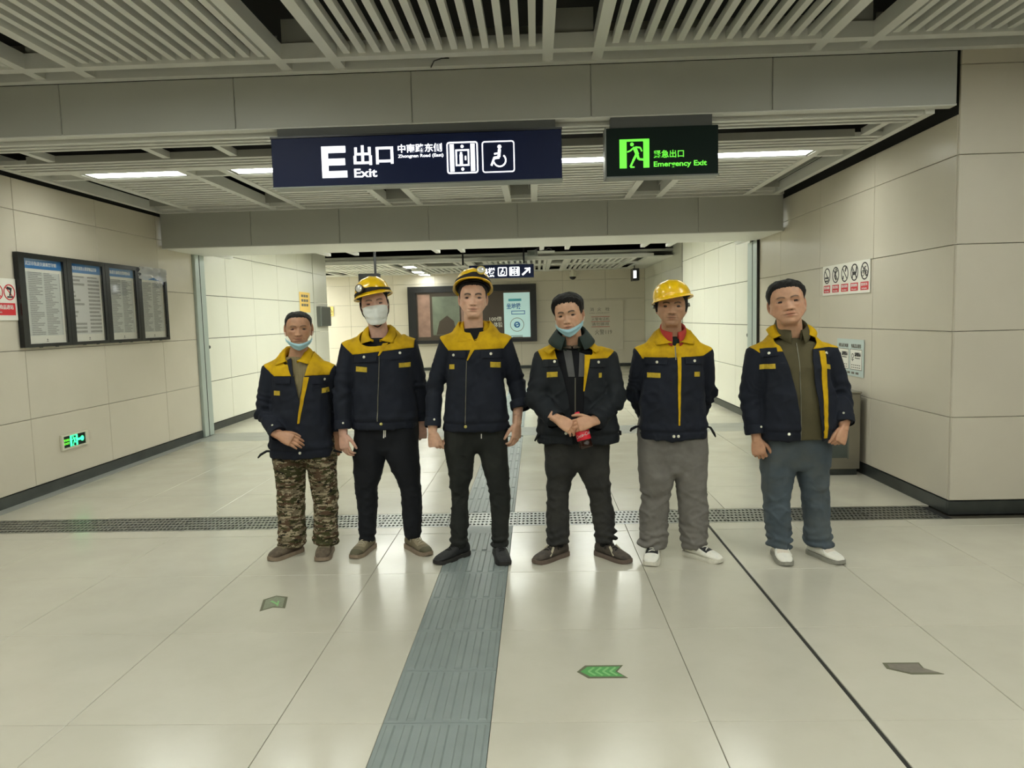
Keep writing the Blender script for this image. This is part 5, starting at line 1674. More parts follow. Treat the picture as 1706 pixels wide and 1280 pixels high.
    dele = [f for f in bm.faces if (lambda c: c.y < .03 and in_poly(c.x, c.z, poly))(f.calc_center_median())]
    bmesh.ops.delete(bm, geom=dele, context='FACES')
    # open the hem and the neck
    dele = [f for f in bm.faces if f.normal.z < -.75 and f.calc_center_median().z < hem_z + .012 and f.calc_center_median().z > hem_z - .03 and abs(f.calc_center_median().x - tor[0][1]) < tor[0][2] - .004 and abs(f.calc_center_median().y) < dep - .004]
    bmesh.ops.delete(bm, geom=dele, context='FACES')
    for pco, pno in (((0, -.01, nz_ - .012), (0, -.95, 1)), ((0, 0, nz_ - .012), (0, 0, 1))):
        sel = [f for f in bm.faces if f.calc_center_median().z > nz_ - .16 and abs(f.calc_center_median().x - nx) < .12]
        bmesh.ops.bisect_plane(bm, geom=list({v for f in sel for v in f.verts}) + list({e for f in sel for e in f.edges}) + sel, dist=1e-5, plane_co=pco, plane_no=Vector(pno).normalized())
    dele = [f for f in bm.faces if (lambda c: c.z > nz_ - .012 + .95 * min(0, c.y + .01))(f.calc_center_median()) and abs(f.calc_center_median().x - nx) < .12]
    bmesh.ops.delete(bm, geom=dele, context='FACES')
    # yoke: everything inside the shoulder lines above the chest line
    zy = P['yoke_z']; ys = P.get('yoke_slant', 0.0)
    (xl, zl), (xr, zr) = P['yoke_l'], P['yoke_r']         # shoulder tips
    bl, brr = P['yoke_b']                                 # x of the lower corners
    cl, cr = (bl, zy + ys), (brr, zy - ys)
    ul = (xl + (xl - bl) * .35, zl + (zl - cl[1]) * .35); ur = (xr + (xr - brr) * .35, zr + (zr - cr[1]) * .35)
    split_line(bm, cl, ul, zy - .06, nz_ + .05); split_line(bm, cr, ur, zy - .06, nz_ + .05)
    split_line(bm, cl, cr, zy - .05, zy + .05)
    ypoly = [cl, ul, (ul[0], nz_ + .2), (ur[0], nz_ + .2), ur, cr]
    ym = separate(bm, lambda f: (lambda c: in_poly(c.x, c.z, ypoly))(f.calc_center_median()), 'yoke')
    jme = bpy.data.meshes.new('jacket'); bm.normal_update(); bm.to_mesh(jme); bm.free()
    jk = solid(obj('jacket', jme, M[P.get('jacket', 'navy')], root, smooth=True), .005)
    if ym:
        ymc = get_co(ym); set_co(ym, ymc + get_no(ym) * .0022)
        solid(obj('yoke', ym, M['yellow'], jk, smooth=True), .006)
    # pockets, snaps, patches
    for (q, sn) in P['flaps']:
        applique('pocket_flap', bvh, q, .0065, M[P.get('jacket', 'navy')], jk, 10, 4)
        if sn: snap_on('snap', bvh, sn[0], sn[1], .0085, M['snap'], jk, .0065)
    for q in P['patches']:
        applique('patch', bvh, q, .0025, M['patch'], jk, 6, 3)
    for (q, mm, nm) in P.get('strips', []):
        applique(nm, bvh, q, .004, M[mm], jk, 3, 22)
    for (x, z, r, mm) in P.get('buttons', []):
        snap_on('snap', bvh, x, z, r, M[mm], jk)
    # cuffs
    for i in (0, 1):
        dirn = (wr[i] - el[i]).normalized()
        if P.get('hide_cuffs'): pass
        a = wr[i] - dirn * .050; b = wr[i] + dirn * .006
        cs = P.get('cuff', (1, 1))[i]
        pts = [a, a + dirn * .006, wr[i] - dirn * .004, b]
        rr = [rw * 1.02, rw * 1.10 * cs, rw * 1.10 * cs, rw * 1.03 * cs]
        cu = obj('cuff', mesh('cuff', *tube_geo(pts, rr, 24, cap=False)), M[P.get('jacket', 'navy')], jk, smooth=True)
        nn = Vector((-.3 if i else .3, -1, .25)); nn = (nn - dirn * nn.dot(dirn)).normalized()
        pc = a.lerp(b, .35) + nn * rw * 1.10
        if not P.get('no_cuff_snap'):
            obj('snap', mesh('snap', *tube_geo([pc - nn * .003, pc + nn * .002, pc + nn * .004], [.0065, .0065, .004], 10)), M['snap'], cu)
    for pts in P.get('tabs', []):
        obj('hem_tab', mesh('hem_tab', *tube_geo([Vector(p) for p in pts], [(.006, .016)] * (len(pts) - 1) + [(.004, .010)], 10)), M['black_cloth'], jk, smooth=True)
    # collars
    for c in P['collars']:
        if 'zf' in c:
            c2_ = {q: c[q] for q in c if q in ('rx', 'ry', 'front', 'rise', 'fall', 'spread', 'lat', 'drop', 'back')}
            collar2(c['name'], nx + c.get('dx', 0), .004, c['zf'], 0, c['a0'], M[c['m']], jk, **c2_)
            continue
        collar(c['name'], nx + c.get('dx', 0), c.get('dy', 0.002), nz0 + .02 + c.get('dz', -.002), c.get('rx', .074), c.get('ry', .080), c.get('h', .040), c.get('fall', .045), c.get('pt', .030), c['a0'], M[c['m']], jk, open_out=c.get('out', 0.0), spread=c.get('spread', .030), tilt=c.get('tilt', .035))
    # ------------------------------ inner shirt
    sr = torso_rings(.016, neck_r=P.get('shirt_neck', .068))
    sr = sr[:-1]
    zs = nz0 + P.get('shirt_top', .0)
    for q in range(len(sr) - 2):
        lim = zs - .030 - .018 * (len(sr) - 3 - q)
        if sr[q][0][2] > lim: sr[q] = [(a_, b_, lim) for a_, b_, c_ in sr[q]]
    zc_n = nz0 + P.get('shirt_top', .0)
    sr[-2] = ell_ring(zc_n - .012, nx, P.get('shirt_neck', .068) + .006, .006, P.get('shirt_neck', .068) + .014, 2.0, 40)
    sr[-1] = ell_ring(zc_n, nx, P.get('shirt_neck', .068), .004, P.get('shirt_neck', .068) + .006, 2.0, 40)
    sm = remesh([rings_geo(sr)], .010, 5, .5)
    c2 = get_co(sm); set_co(sm, c2 + get_no(sm) * (.003 * vnoise(c2 * np.array([16., 12., 9.]) + rnd))[:, None])
    sb = BVHTree.FromPolygons([tuple(v) for v in get_co(sm)], [tuple(p.vertices) for p in sm.polygons])
    so = obj(P.get('shirt_name', 'shirt'), sm, M[P['shirt']], root, smooth=True)
    for (q, mm, nm, th) in P.get('shirt_strips', []):
        applique(nm, sb, q, th, M[mm], so, 4, 14)
    for c in P.get('shirt_collars', []):
        collar(c['name'], nx + c.get('dx', 0), c.get('dy', .0), nz0 + c.get('dz', .004), c.get('rx', .064), c.get('ry', .068), c.get('h', .042), c.get('fall', .040), c.get('pt', .02), c['a0'], M[c['m']], so, open_out=c.get('out', 0.0), spread=c.get('spread', .018), tilt=c.get('tilt', .035))
    # ------------------------------ trousers
    parts = []
    pel = []
    zcr = P['crotch']
    topz = max(d['legs'][0][0][0], d['legs'][1][0][0]) + .03
    xo_l = d['legs'][0][0][1] - d['legs'][0][0][2]; xo_r = d['legs'][1][0][1] + d['legs'][1][0][2]
    pc, pw = (xo_l + xo_r) / 2, (xo_r - xo_l) / 2
    for z, k, kd in ((topz + .06, .97, .80), (topz, 1.0, .84), (zcr + .10, 1.0, .80), (zcr + .03, .93, .66), (zcr + .006, .70, .50)):
        pel.append(ell_ring(z, pc, pw * k - .004, .014, dep * kd, 2.3, 36))
    parts.append(rings_geo(pel[::-1]))
    for leg in d['legs']:
        rings = []
        zs = [q[0] for q in leg]
        leg = leg[:-1] + [(max(leg[-1][0], .075), leg[-1][1], leg[-1][2])]
        for j, (z, cx, hw) in enumerate(leg):
            f = (z - zs[-1]) / (zs[0] - zs[-1])
            hd = max(hw * (1.02 - .12 * f), .05) + .010 * f
            rings.append(ell_ring(z, cx, hw, .012 + .012 * math.sin(f * 3.1), hd, 2.15, 28))
        z, cx, hw = leg[-1]
        rings.append(ell_ring(max(z - .022, .062), cx, hw * 1.03, .014, max(hw * 1.05, .055), 2.1, 28))
        parts.append(rings_geo(rings[::-1]))
    tm_ = remesh(parts, .0085, 14, .6)
    co = get_co(tm_); no = get_no(tm_)
    D = np.zeros(len(co))
    bag = P.get('bag', 1.0)
    D += .006 * vnoise(co * np.array([10., 8., 5.]) + rnd * 2) + .0045 * (1 - np.abs(vnoise(co * np.array([12., 9., 14.]) + rnd)) - .6)
    zb = min(l[-1][0] for l in d['legs'])
    stack = np.exp(-np.maximum(co[:, 2] - zb - .02, 0) / (.055 * (.5 + .5 * bag)))
    wav = np.sin((co[:, 2] / .036 + .9 * vnoise(co * np.array([9., 9., 5.]) + rnd * 3)) * 2 * np.pi * .8 + 9 * co[:, 0])
    mod = .45 + .9 * np.clip(vnoise(co * np.array([11., 11., 7.]) + rnd * 5) + .25, 0, 1)
    D += .0125 * bag * stack * wav * mod
    cr1 = 1 - np.abs(vnoise(np.stack([co[:, 0] * 10 + co[:, 2] * 9, co[:, 1] * 8, co[:, 2] * 16 - co[:, 0] * 9], 1) + rnd * 6))
    cr2 = 1 - np.abs(vnoise(np.stack([co[:, 0] * 10 - co[:, 2] * 9, co[:, 1] * 8, co[:, 2] * 16 + co[:, 0] * 9], 1) + rnd * 7))
    low_ = sst(zcr + .02, zcr - .25, co[:, 2])
    D += (.012 * np.clip(cr1 - .70, 0, 1) + .012 * np.clip(cr2 - .70, 0, 1)) * (.5 + .9 * low_) * (.5 + .6 * bag)
    kz = (hem_z + zb) * .5
    D += .005 * np.exp(-((co[:, 2] - kz) / .07) ** 2) * np.sin(co[:, 2] / .05 * 2 * np.pi * .5 + 5 * vnoise(co * 9 + rnd)) * (.5 + vnoise(co * 13 + rnd))
    D += .007 * vnoise(co * np.array([14., 10., 3.]) + rnd * 4) * sst(zb + .1, zb + .25, co[:, 2])
    D += .006 * np.exp(-((co[:, 2] - zcr) / .07) ** 2) * vnoise(co * np.array([18., 14., 22.]) + rnd)
    set_co(tm_, co + no * D[:, None])
    to = obj('trousers', tm_, M[P['trousers']], root, smooth=True)
    tb = BVHTree.FromPolygons([tuple(v) for v in get_co(tm_)], [tuple(p.vertices) for p in tm_.polygons])
    for (q, mm, nm) in P.get('trouser_strips', []):
        applique(nm, tb, q, .003, M[mm], to, 2, 6)
    # ------------------------------ shoes
    for i, (fx_, fy_, yaw) in enumerate(d['feet']):
        a = math.radians(yaw); Ls = P['shoe'].get('len', .275)
        lx_ = d['legs'][i][-1][1]
        ay = .012 + P.get('foot_y', (0, 0))[i]
        fx_, fy_ = lx_ + math.sin(a) * (Ls - .078), ay - math.cos(a) * (Ls - .078)
        make_shoe(root, fx_, fy_, yaw, P['shoe'])
        if P.get('sock'):
            zz = d['legs'][i][-1]; a = math.radians(yaw)
            bx, by_ = lx_, ay
            obj('sock', mesh('sock', *tube_geo([(bx, by_, .07), (bx * .6 + zz[1] * .4, by_ * .7, zz[0] + .03)], [.038, .037], 16)), M[P['sock']], root, smooth=True)
    # ------------------------------ body: head, neck, trunk, arms, hands, legs in one mesh
    HV, HF, HT, eyes = make_head(P['head'])
    hs = P['head'].get('scale', (1, 1, 1))
    yaw, pit, rol = [math.radians(v) for v in P['head'].get('rot', (0, 0, 0))]
    yaw -= math.atan2(d['X0'], d['Y0']) * .9
    HM = Matrix.Translation(Vector(d['eye']) + Vector((0, .045, 0))) @ Matrix.Rotation(yaw, 4, 'Z') @ Matrix.Rotation(rol, 4, 'Y') @ Matrix.Rotation(pit, 4, 'X') @ Matrix.Diagonal((*hs, 1))
    HMn = np.array(HM)
    tr = lambda V: (np.asarray(V) @ HMn[:3, :3].T) + HMn[:3, 3]
    HV2 = tr(HV)
    # the neck foot stays upright over the collar
    k = sst(-.10, -.24, HV[:, 2])[:, None]
    tgt = np.stack([nx + HV[:, 0] * 1.0, HV[:, 1] * 1.0 + .0, HV2[:, 2]], 1)
    HV2 = HV2 * (1 - k) + tgt * k
    cr_ = torso_rings(.045, neck_r=.05)[:-2]
    for q in range(len(cr_)):
        lim = nz0 - .045 - .018 * (len(cr_) - 1 - q)
        if cr_[q][0][2] > lim: cr_[q] = [(a_, b_, lim) for a_, b_, c_ in cr_[q]]
    core = [rings_geo(cr_)]
    for leg, ft in zip(d['legs'], d['feet']):
        pts = [Vector((l[1], .018, l[0])) for l in leg] + [Vector((leg[-1][1], .02, .07))]
        pts = [Vector((pts[0].x * .8, .01, pts[0].z + .06))] + pts
        core.append(tube_geo(pts, [.05] + [max(.024, l[2] * .5) for l in leg] + [.028], 14))
    for i in (0, 1):
        core.append(tube_geo([sj[i], el[i], el[i].lerp(wr[i], .75)], [.042, .036, .030], 14))
    cm = remesh(core, .016, 3)
    skin = [(get_co(cm), [tuple(p.vertices) for p in cm.polygons], None)]
    bpy.data.meshes.remove(cm)
    for i, h in enumerate(P['hands']):
        w0 = Vector(h['at']) if 'at' in h else wr[i] + (wr[i] - el[i]).normalized() * h.get('out', .035)
        hp = hand_geo(w0, h['f'], h['n'], h['s'], h.get('curl', (22, 34, 20)), h.get('thumb', (38, 14)), h.get('sc', 1.0), h.get('spread', 1.0))
        start = el[i].lerp(wr[i], .55)
        hp.append(tube_geo([start, start.lerp(w0, .6), w0, w0 + Vector(h['f']).normalized() * .012], [.036, .031, (.028, .022), (.027, .02)], 16))
        hm = remesh(hp, .0026, 3, .5)
        skin.append((get_co(hm), [tuple(p.vertices) for p in hm.polygons], None))
        bpy.data.meshes.remove(hm)
    Vs = [HV2]; Fs = list(HF); Ts = [HT]; n = len(HV2)
    for v, f, _ in skin:
        Vs.append(v); Ts.append(np.ones((len(v), 3)) * np.array(P.get('hand_tint', (1, .97, .95)))); Fs += [tuple(i + n for i in q) for q in f]; n += len(v)
    me = bpy.data.meshes.new('body')
    me.from_pydata(np.concatenate(Vs).tolist(), [], Fs); me.update()
    tint_attr(me, np.concatenate(Ts))
    bo = obj('body', me, skin_mat('skin', P['skin']), root, smooth=True)
    for c0 in eyes:
        V, F = [], []
        nu, nv = 20, 12
        for i in range(nv + 1):
            ph = math.pi * i / nv
            for k_ in range(nu):
                th = 2 * math.pi * k_ / nu
                V.append((c0[0] + .0146 * math.sin(ph) * math.cos(th), c0[1] - .0146 * math.cos(ph), c0[2] + .0146 * math.sin(ph) * math.sin(th)))
        for i in range(nv):
            for k_ in range(nu):
                k2 = (k_ + 1) % nu
                F.append((i * nu + k_, i * nu + k2, (i + 1) * nu + k2, (i + 1) * nu + k_))
        em = mesh('eye', tr(V), F)
        em.materials.append(M['sclera']); em.materials.append(M['iris'])
        for p in em.polygons:
            if p.index < nu * 3: p.material_index = 1
        obj('eye', em, None, bo, smooth=True)
    if P['head'].get('hair'):
        V, F = make_hair(P['head'])
        obj('hair', mesh('hair', tr(V), F), M['hair'], root, smooth=True)
    # ------------------------------ hard hat
    if P.get('helmet'):
        H = P['helmet']
        V, F, dome = helmet_parts(H)
        HH = HM @ Matrix.Translation(H.get('off', (0, 0, 0))) @ Matrix.Translation((0, 0, .05)) @ Matrix.Rotation(math.radians(H.get('yaw', 0)), 4, 'Z') @ Matrix.Rotation(math.radians(H.get('roll', 0)), 4, 'Y') @ Matrix.Rotation(math.radians(H.get('tilt', 0)), 4, 'X') @ Matrix.Translation((0, 0, -.05)) @ Matrix.Diagonal((*H.get('scale', (1, 1, 1)), 1))
        hat = solid(obj('hard_hat', mesh('hard_hat', [HH @ Vector(v) for v in V], F), M['helmet'], root, smooth=True), .003)
        hat['label'] = H['label']
        # inner suspension band
        pts = [HH @ Vector((.088 * math.sin(q), .008 - .108 * math.cos(q), .050)) for q in np.linspace(0, 2 * math.pi, 33)]
        obj('inner_band', mesh('inner_band', *tube_geo(pts, [(.003, .012)] * 33, 8, cap=False)), M['strap'], hat, smooth=True)
        if H.get('lamp'):
            lx = H['lamp']             # angle of the lamp, height fraction
            V2, F2 = [], []
            nA = 64
            for q in range(nA):
                a = 2 * math.pi * q / nA
                wv = H.get('band', .10) * (1 + .9 * math.exp(-((a - 0 + math.pi) % (2 * math.pi) - math.pi - lx[0] * .6) ** 2 / .35))
                for e, o_ in ((lx[2], .0005), (lx[2], .004), (lx[2] + wv, .004), (lx[2] + wv, .0005)):
                    p = dome(a, min(e, .97)); nrm = Vector((p.x / .104 ** 2, (p.y - .008) / .126 ** 2, (p.z - .052) / .108 ** 2 * .6)).normalized()
                    V2.append(HH @ (p + nrm * o_))
            for q in range(nA):
                q2 = (q + 1) % nA
                for j in range(4):
                    j2 = (j + 1) % 4
                    F2.append((q * 4 + j, q2 * 4 + j, q2 * 4 + j2, q * 4 + j2))
            obj('lamp_strap', mesh('lamp_strap', V2, F2), M['strap'], hat, smooth=False)
            p = dome(lx[0], lx[1]); nrm = (Vector((p.x / .104 ** 2, (p.y - .008) / .126 ** 2, .12 * 10)).normalized() + Vector((0, -.9, 0))).normalized()
            p = HH @ p; q = Vector(H.get('aim', (0, -1, .1))).normalized(); p = p + q * .006
            lp = obj('head_lamp', mesh('head_lamp', *tube_geo([p - q * .018, p + q * .006, p + q * .016, p + q * .024, p + q * .025], [.019, .022, .0265, .0265, .0240], 20)), M[H.get('lamp_m', 'lamp_black')], hat, smooth=False)
            # sub-part level: the lens belongs to the hat too
            obj('lamp_lens', mesh('lamp_lens', *tube_geo([p + q * .0245, p + q * .0275, p + q * .0295], [.0225, .0205, .011], 20)), M['lens'], hat, smooth=True)
            bx = obj('lamp_clip', mesh('lamp_clip', *tube_geo([p - q * .016 + Vector((0, 0, -.012)), p - q * .004 + Vector((.0, 0, -.012))], [.018, .016], 8)), M['strap'], hat)
        if H.get('knobs'):
            for sd in (-1, 1):
                p = HM @ Vector((sd * .088, .03, .006 if sd > 0 else -.004))
                obj('ratchet_knob', mesh('ratchet_knob', *tube_geo([p + Vector((-sd * .012, 0, 0)), p + Vector((sd * .012, 0, .006))], [.010, .012], 12)), M['grey_metal'], hat)
                pts = [HM @ Vector((sd * .080, .01, .05)), HM @ Vector((sd * .083, .012, .0)), HM @ Vector((sd * .076, .0, -.03))]
                obj('side_strap', mesh('side_strap', *tube_geo(pts, [(.008, .0025)] * 3, 8)), M['strap'], hat, smooth=True)
        if H.get('chin'):
            pts = []
            for q in np.linspace(-95, 95, 27):
                a = math.radians(q); t = abs(q) / 95
                zz = -.136 + .15 * t ** 1.7
                x = (.046 + .032 * min(1, t * 1.5)) * math.sin(a); y = -.074 * math.cos(a) ** 1 + .012
                pts.append(HM @ Vector((x * 1.05, y, zz)))
            obj('chin_strap', mesh('chin_strap', *tube_geo(pts, [(.0035, .0085)] * len(pts), 8)), M['strap'], hat, smooth=True)
    # ------------------------------ face mask
    if P.get('mask') == 'face':
        V, F = [], []
        nu, nv = 36, 26
        for j in range(nv + 1):
            v = j / nv
            for i in range(nu + 1):
                u = -1 + 2 * i / nu
                a = math.radians(72 * u)
                zt = -.010 + .002 * (1 - u * u) - .010 * u * u; zb_ = -.122 + .040 * abs(u) ** 3
                zz = zb_ + (zt - zb_) * v
                x, y = head_at(np.array([max(zz, -.082)]), np.array([a])); x, y = float(x[0]), float(y[0])
                c = math.cos(a)
                nose = .023 * math.exp(-(x / .024) ** 2) * sst(.004, -.032, zz) * (1 - .25 * sst(-.05, -.10, zz))
                bulge = .007 * (1 - u ** 4) * math.sin(math.pi * min(1, v * 1.02))
                pl = .0016 * math.sin(v * 19 + .6 * math.sin(u * 3)) * (1 - v ** 3) + .0012 * float(vnoise(np.array([[u * 6, v * 9, 3.]]))[0])
                off = .003 + nose + bulge + pl
                V.append((x * (1 + (off * .35) / .075), y - off * c ** .5, zz))
        w = nu + 1
        for j in range(nv):
            for i in range(nu):
                F.append((j * w + i, j * w + i + 1, (j + 1) * w + i + 1, (j + 1) * w + i))
        mk = solid(obj('face_mask', mesh('face_mask', tr(V), F), M['mask_white'], root, smooth=True), .0015, 1)
        mk['label'] = 'white surgical face mask'
        for sd in (-1, 1):
            for z0_ in (-.022, -.078):
                pts = [HM @ Vector((sd * .066, -.044, z0_)), HM @ Vector((sd * .076, -.015, z0_ * .7 - .005)), HM @ Vector((sd * .081, .012, -.012 + (z0_ + .04) * .4))]
                obj('ear_loop', mesh('ear_loop', *tube_geo(pts, [.0016] * 3, 6)), M['white_board'], mk)
    elif P.get('mask') == 'chin':
        V, F = [], []
        nu, nv = 40, 10
        mz = P.get('mask_z', 0.0)
        for j in range(nv + 1):
            v = j / nv
            for i in range(nu + 1):
                u = -1 + 2 * i / nu
                a = math.radians(74 * u)
                zt = -.088 + .036 * abs(u) ** 1.6 + mz; zb_ = -.134 + .056 * abs(u) ** 1.4 + mz
                zz = zb_ + (zt - zb_) * v
                rx_ = .060 + .012 * abs(u) + .008 * v; ry_ = .088 + .022 * sst(0, .75, np.array(v)).item()
                cr = .0022 * math.sin(v * 11 + u * 2) + .0015 * float(vnoise(np.array([[u * 8, v * 5, 9.]]))[0])
                V.append(((rx_ + cr) * math.sin(a) * 1.06, -(ry_ + cr) * math.cos(a) + .004, zz))
        w = nu + 1
        for j in range(nv):
            for i in range(nu):
                F.append((j * w + i, j * w + i + 1, (j + 1) * w + i + 1, (j + 1) * w + i))
        mk = solid(obj('face_mask', mesh('face_mask', tr(V), F), M['mask_blue'], root, smooth=True), .0015, 1)
        mk['label'] = 'pale blue surgical mask pulled down under the chin'
        for sd in (-1, 1):
            pts = [HM @ Vector((sd * .068, -.022, -.072 + mz)), HM @ Vector((sd * .080, .000, -.045)), HM @ Vector((sd * .084, .018, -.022))]
            obj('ear_loop', mesh('ear_loop', *tube_geo(pts, [.0016] * 3, 6)), M['white_board'], mk)
    return root, HM
def shoe_mat(name, c, st, amt): return mat(name, c, .75, var=.15, vscale=30, bump=.15, bscale=200, stain=st, stain_amt=amt, stain_scale=30)
M['shoe_brown'] = shoe_mat('brown_suede', S(86, 74, 60), S(130, 116, 96), .5)
M['shoe_olive'] = shoe_mat('olive_suede', S(112, 102, 80), S(74, 68, 54), .5)
M['shoe_black'] = shoe_mat('black_mesh', S(32, 33, 34), S(60, 60, 58), .4)
M['shoe_dark'] = shoe_mat('dark_leather', S(62, 55, 48), S(100, 88, 74), .5)
M['shoe_greywhite'] = shoe_mat('grey_white_shoe', S(150, 146, 138), S(84, 80, 76), .6)
M['shoe_white'] = shoe_mat('white_shoe', S(232, 230, 220), S(176, 168, 150), .5)
M['shoe_tan'] = shoe_mat('pale_suede', S(140, 128, 104), S(98, 88, 70), .5)
M['shoe_moss'] = shoe_mat('moss_suede', S(84, 80, 58), S(60, 56, 42), .5)
M['shoe_cream'] = shoe_mat('cream_leather', S(222, 212, 196), S(170, 156, 140), .6)
M['sole_grey'] = mat('grey_sole', S(140, 138, 128), .8, var=.1, vscale=30)
M['sock_white'] = cloth('white_sock', S(236, 236, 232), .9)
POS1 = {'X0': -1.512, 'Y0': 4.565, 'eye': (0.029, -0.07, 1.451), 'neck': (-0.002, 0.0, 1.266), 'sj': [(-0.17, 0.0, 1.198), (0.193, 0.0, 1.189)], 'el': [(-0.224, -0.02, 0.926), (0.186, 0.11, 0.943)], 'wr': [(-0.085, -0.17, 0.817), (0.208, 0.07, 0.783)], 'torso': [(0.641, -0.002, 0.195), (0.699, 0.001, 0.199), (0.873, 0.005, 0.189), (1.026, 0.011, 0.182), (1.121, 0.014, 0.172)], 'legs': [[(0.682, -0.092, 0.099), (0.612, -0.092, 0.103), (0.428, -0.088, 0.085), (0.252, -0.092, 0.084), (0.086, -0.099, 0.086)], [(0.678, 0.105, 0.102), (0.608, 0.111, 0.096), (0.354, 0.125, 0.074), (0.209, 0.126, 0.074), (0.09, 0.126, 0.08)]], 'feet': [(-0.096, -0.212, -32), (0.188, -0.157, 5)]}
FEAT1 = {'opening': [(1.344, -0.042, 0.125), (1.251, -0.017, 0.101), (1.158, 0.011, 0.078), (1.076, 0.029, 0.055), (1.009, 0.037, 0.043)], 'yoke_z': 1.161, 'yoke_slant': 0.0, 'yoke_l': (-0.214, 1.237), 'yoke_r': (0.238, 1.219), 'yoke_b': (-0.119, 0.216), 'flaps': [([(-0.107, 1.116), (-0.01, 1.114), (-0.008, 1.155), (-0.105, 1.157)], None), ([(0.117, 1.108), (0.206, 1.106), (0.208, 1.154), (0.119, 1.156)], (0.181, 1.136))], 'patches': [[(-0.124, 1.044), (-0.082, 1.043), (-0.081, 1.071), (-0.122, 1.072)], [(0.17, 1.049), (0.198, 1.052), (0.199, 1.082), (0.171, 1.079)]], 'strips': [([(0.024, 0.867), (0.037, 0.867), (0.104, 1.152), (0.074, 1.153)], 'yellow', 'placket'), ([(-0.002, 1.155), (0.011, 1.154), (-0.013, 1.27), (-0.04, 1.255)], 'navy', 'facing')], 'buttons': [(0.031, 0.683, 0.0085, 'snap')], 'crotch': 0.61, 'tabs': [[(-0.196, 0.0, 0.676), (-0.219, -0.02, 0.68), (-0.255, -0.03, 0.66), (-0.272, -0.03, 0.641)], [(0.189, 0.02, 0.673), (0.222, 0.0, 0.668), (0.259, -0.01, 0.661)]]}
POS2 = {'X0': -1.003, 'Y0': 4.623, 'eye': (-0.01, -0.07, 1.595), 'neck': (0.011, 0.0, 1.384), 'sj': [(-0.184, 0.0, 1.32), (0.189, 0.0, 1.334)], 'el': [(-0.234, -0.06, 1.059), (0.24, 0.05, 1.068)], 'wr': [(-0.225, -0.10, 0.821), (0.245, 0.07, 0.847)], 'torso': [(0.803, 0.016, 0.208), (0.873, 0.021, 0.213), (1.047, 0.022, 0.202), (1.181, 0.022, 0.2), (1.258, 0.025, 0.192)], 'legs': [[(0.836, -0.081, 0.104), (0.634, -0.092, 0.103), (0.505, -0.109, 0.088), (0.402, -0.126, 0.073), (0.228, -0.125, 0.06), (0.069, -0.13, 0.051)], [(0.832, 0.124, 0.109), (0.63, 0.123, 0.109), (0.5, 0.148, 0.087), (0.417, 0.164, 0.072), (0.263, 0.17, 0.065), (0.104, 0.171, 0.053)]], 'feet': [(-0.101, -0.235, -14), (0.246, -0.112, 40)]}
FEAT2 = {'opening': [(1.462, -0.037, 0.104), (1.395, -0.014, 0.083), (1.335, 0.032, 0.043)], 'yoke_z': 1.298, 'yoke_slant': -0.018, 'yoke_l': (-0.238, 1.363), 'yoke_r': (0.239, 1.397), 'yoke_b': (-0.149, 0.232), 'flaps': [([(-0.145, 1.231), (0.009, 1.235), (0.015, 1.281), (-0.142, 1.28)], (-0.066, 1.265)), ([(0.088, 1.244), (0.234, 1.256), (0.236, 1.302), (0.086, 1.293)], (0.151, 1.284))], 'patches': [[(-0.125, 1.177), (-0.053, 1.171), (-0.052, 1.202), (-0.123, 1.208)], [(0.145, 1.195), (0.207, 1.196), (0.208, 1.224), (0.146, 1.223)]], 'strips': [([(0.02, 1.272), (0.029, 1.272), (0.081, 1.348), (0.048, 1.346)], 'yellow', 'placket'), ([(-0.002, 0.864), (0.003, 0.864), (0.03, 1.268), (0.026, 1.268)], 'zip', 'zip')], 'buttons': [(0.023, 0.845, 0.0095, 'brass')], 'crotch': 0.632, 'tabs': [], 'trouser_strips': [([(0.023, 0.75), (0.03, 0.75), (0.034, 0.814), (0.028, 0.814)], 'white_board', 'drawstring'), ([(0.034, 0.757), (0.04, 0.757), (0.044, 0.814), (0.039, 0.814)], 'white_board', 'drawstring')]}
POS3 = {'X0': -0.394, 'Y0': 4.453, 'eye': (0.018, -0.07, 1.607), 'neck': (0.017, 0.0, 1.431), 'sj': [(-0.139, 0.0, 1.348), (0.19, 0.0, 1.34)], 'el': [(-0.24, 0.02, 1.073), (0.262, 0.06, 1.094)], 'wr': [(-0.248, -0.06, 0.842), (0.29, -0.02, 0.936)], 'torso': [(0.805, 0.015, 0.206), (0.865, 0.015, 0.2), (1.05, 0.017, 0.18), (1.179, 0.017, 0.169), (1.271, 0.02, 0.161)], 'legs': [[(0.848, -0.086, 0.1), (0.673, -0.087, 0.097), (0.53, -0.099, 0.074), (0.409, -0.107, 0.056), (0.264, -0.114, 0.055), (0.069, -0.12, 0.051)], [(0.844, 0.11, 0.103), (0.669, 0.106, 0.097), (0.526, 0.128, 0.075), (0.404, 0.148, 0.061), (0.26, 0.145, 0.058), (0.088, 0.134, 0.049)]], 'feet': [(-0.15, -0.166, -42), (0.162, -0.179, 12)]}
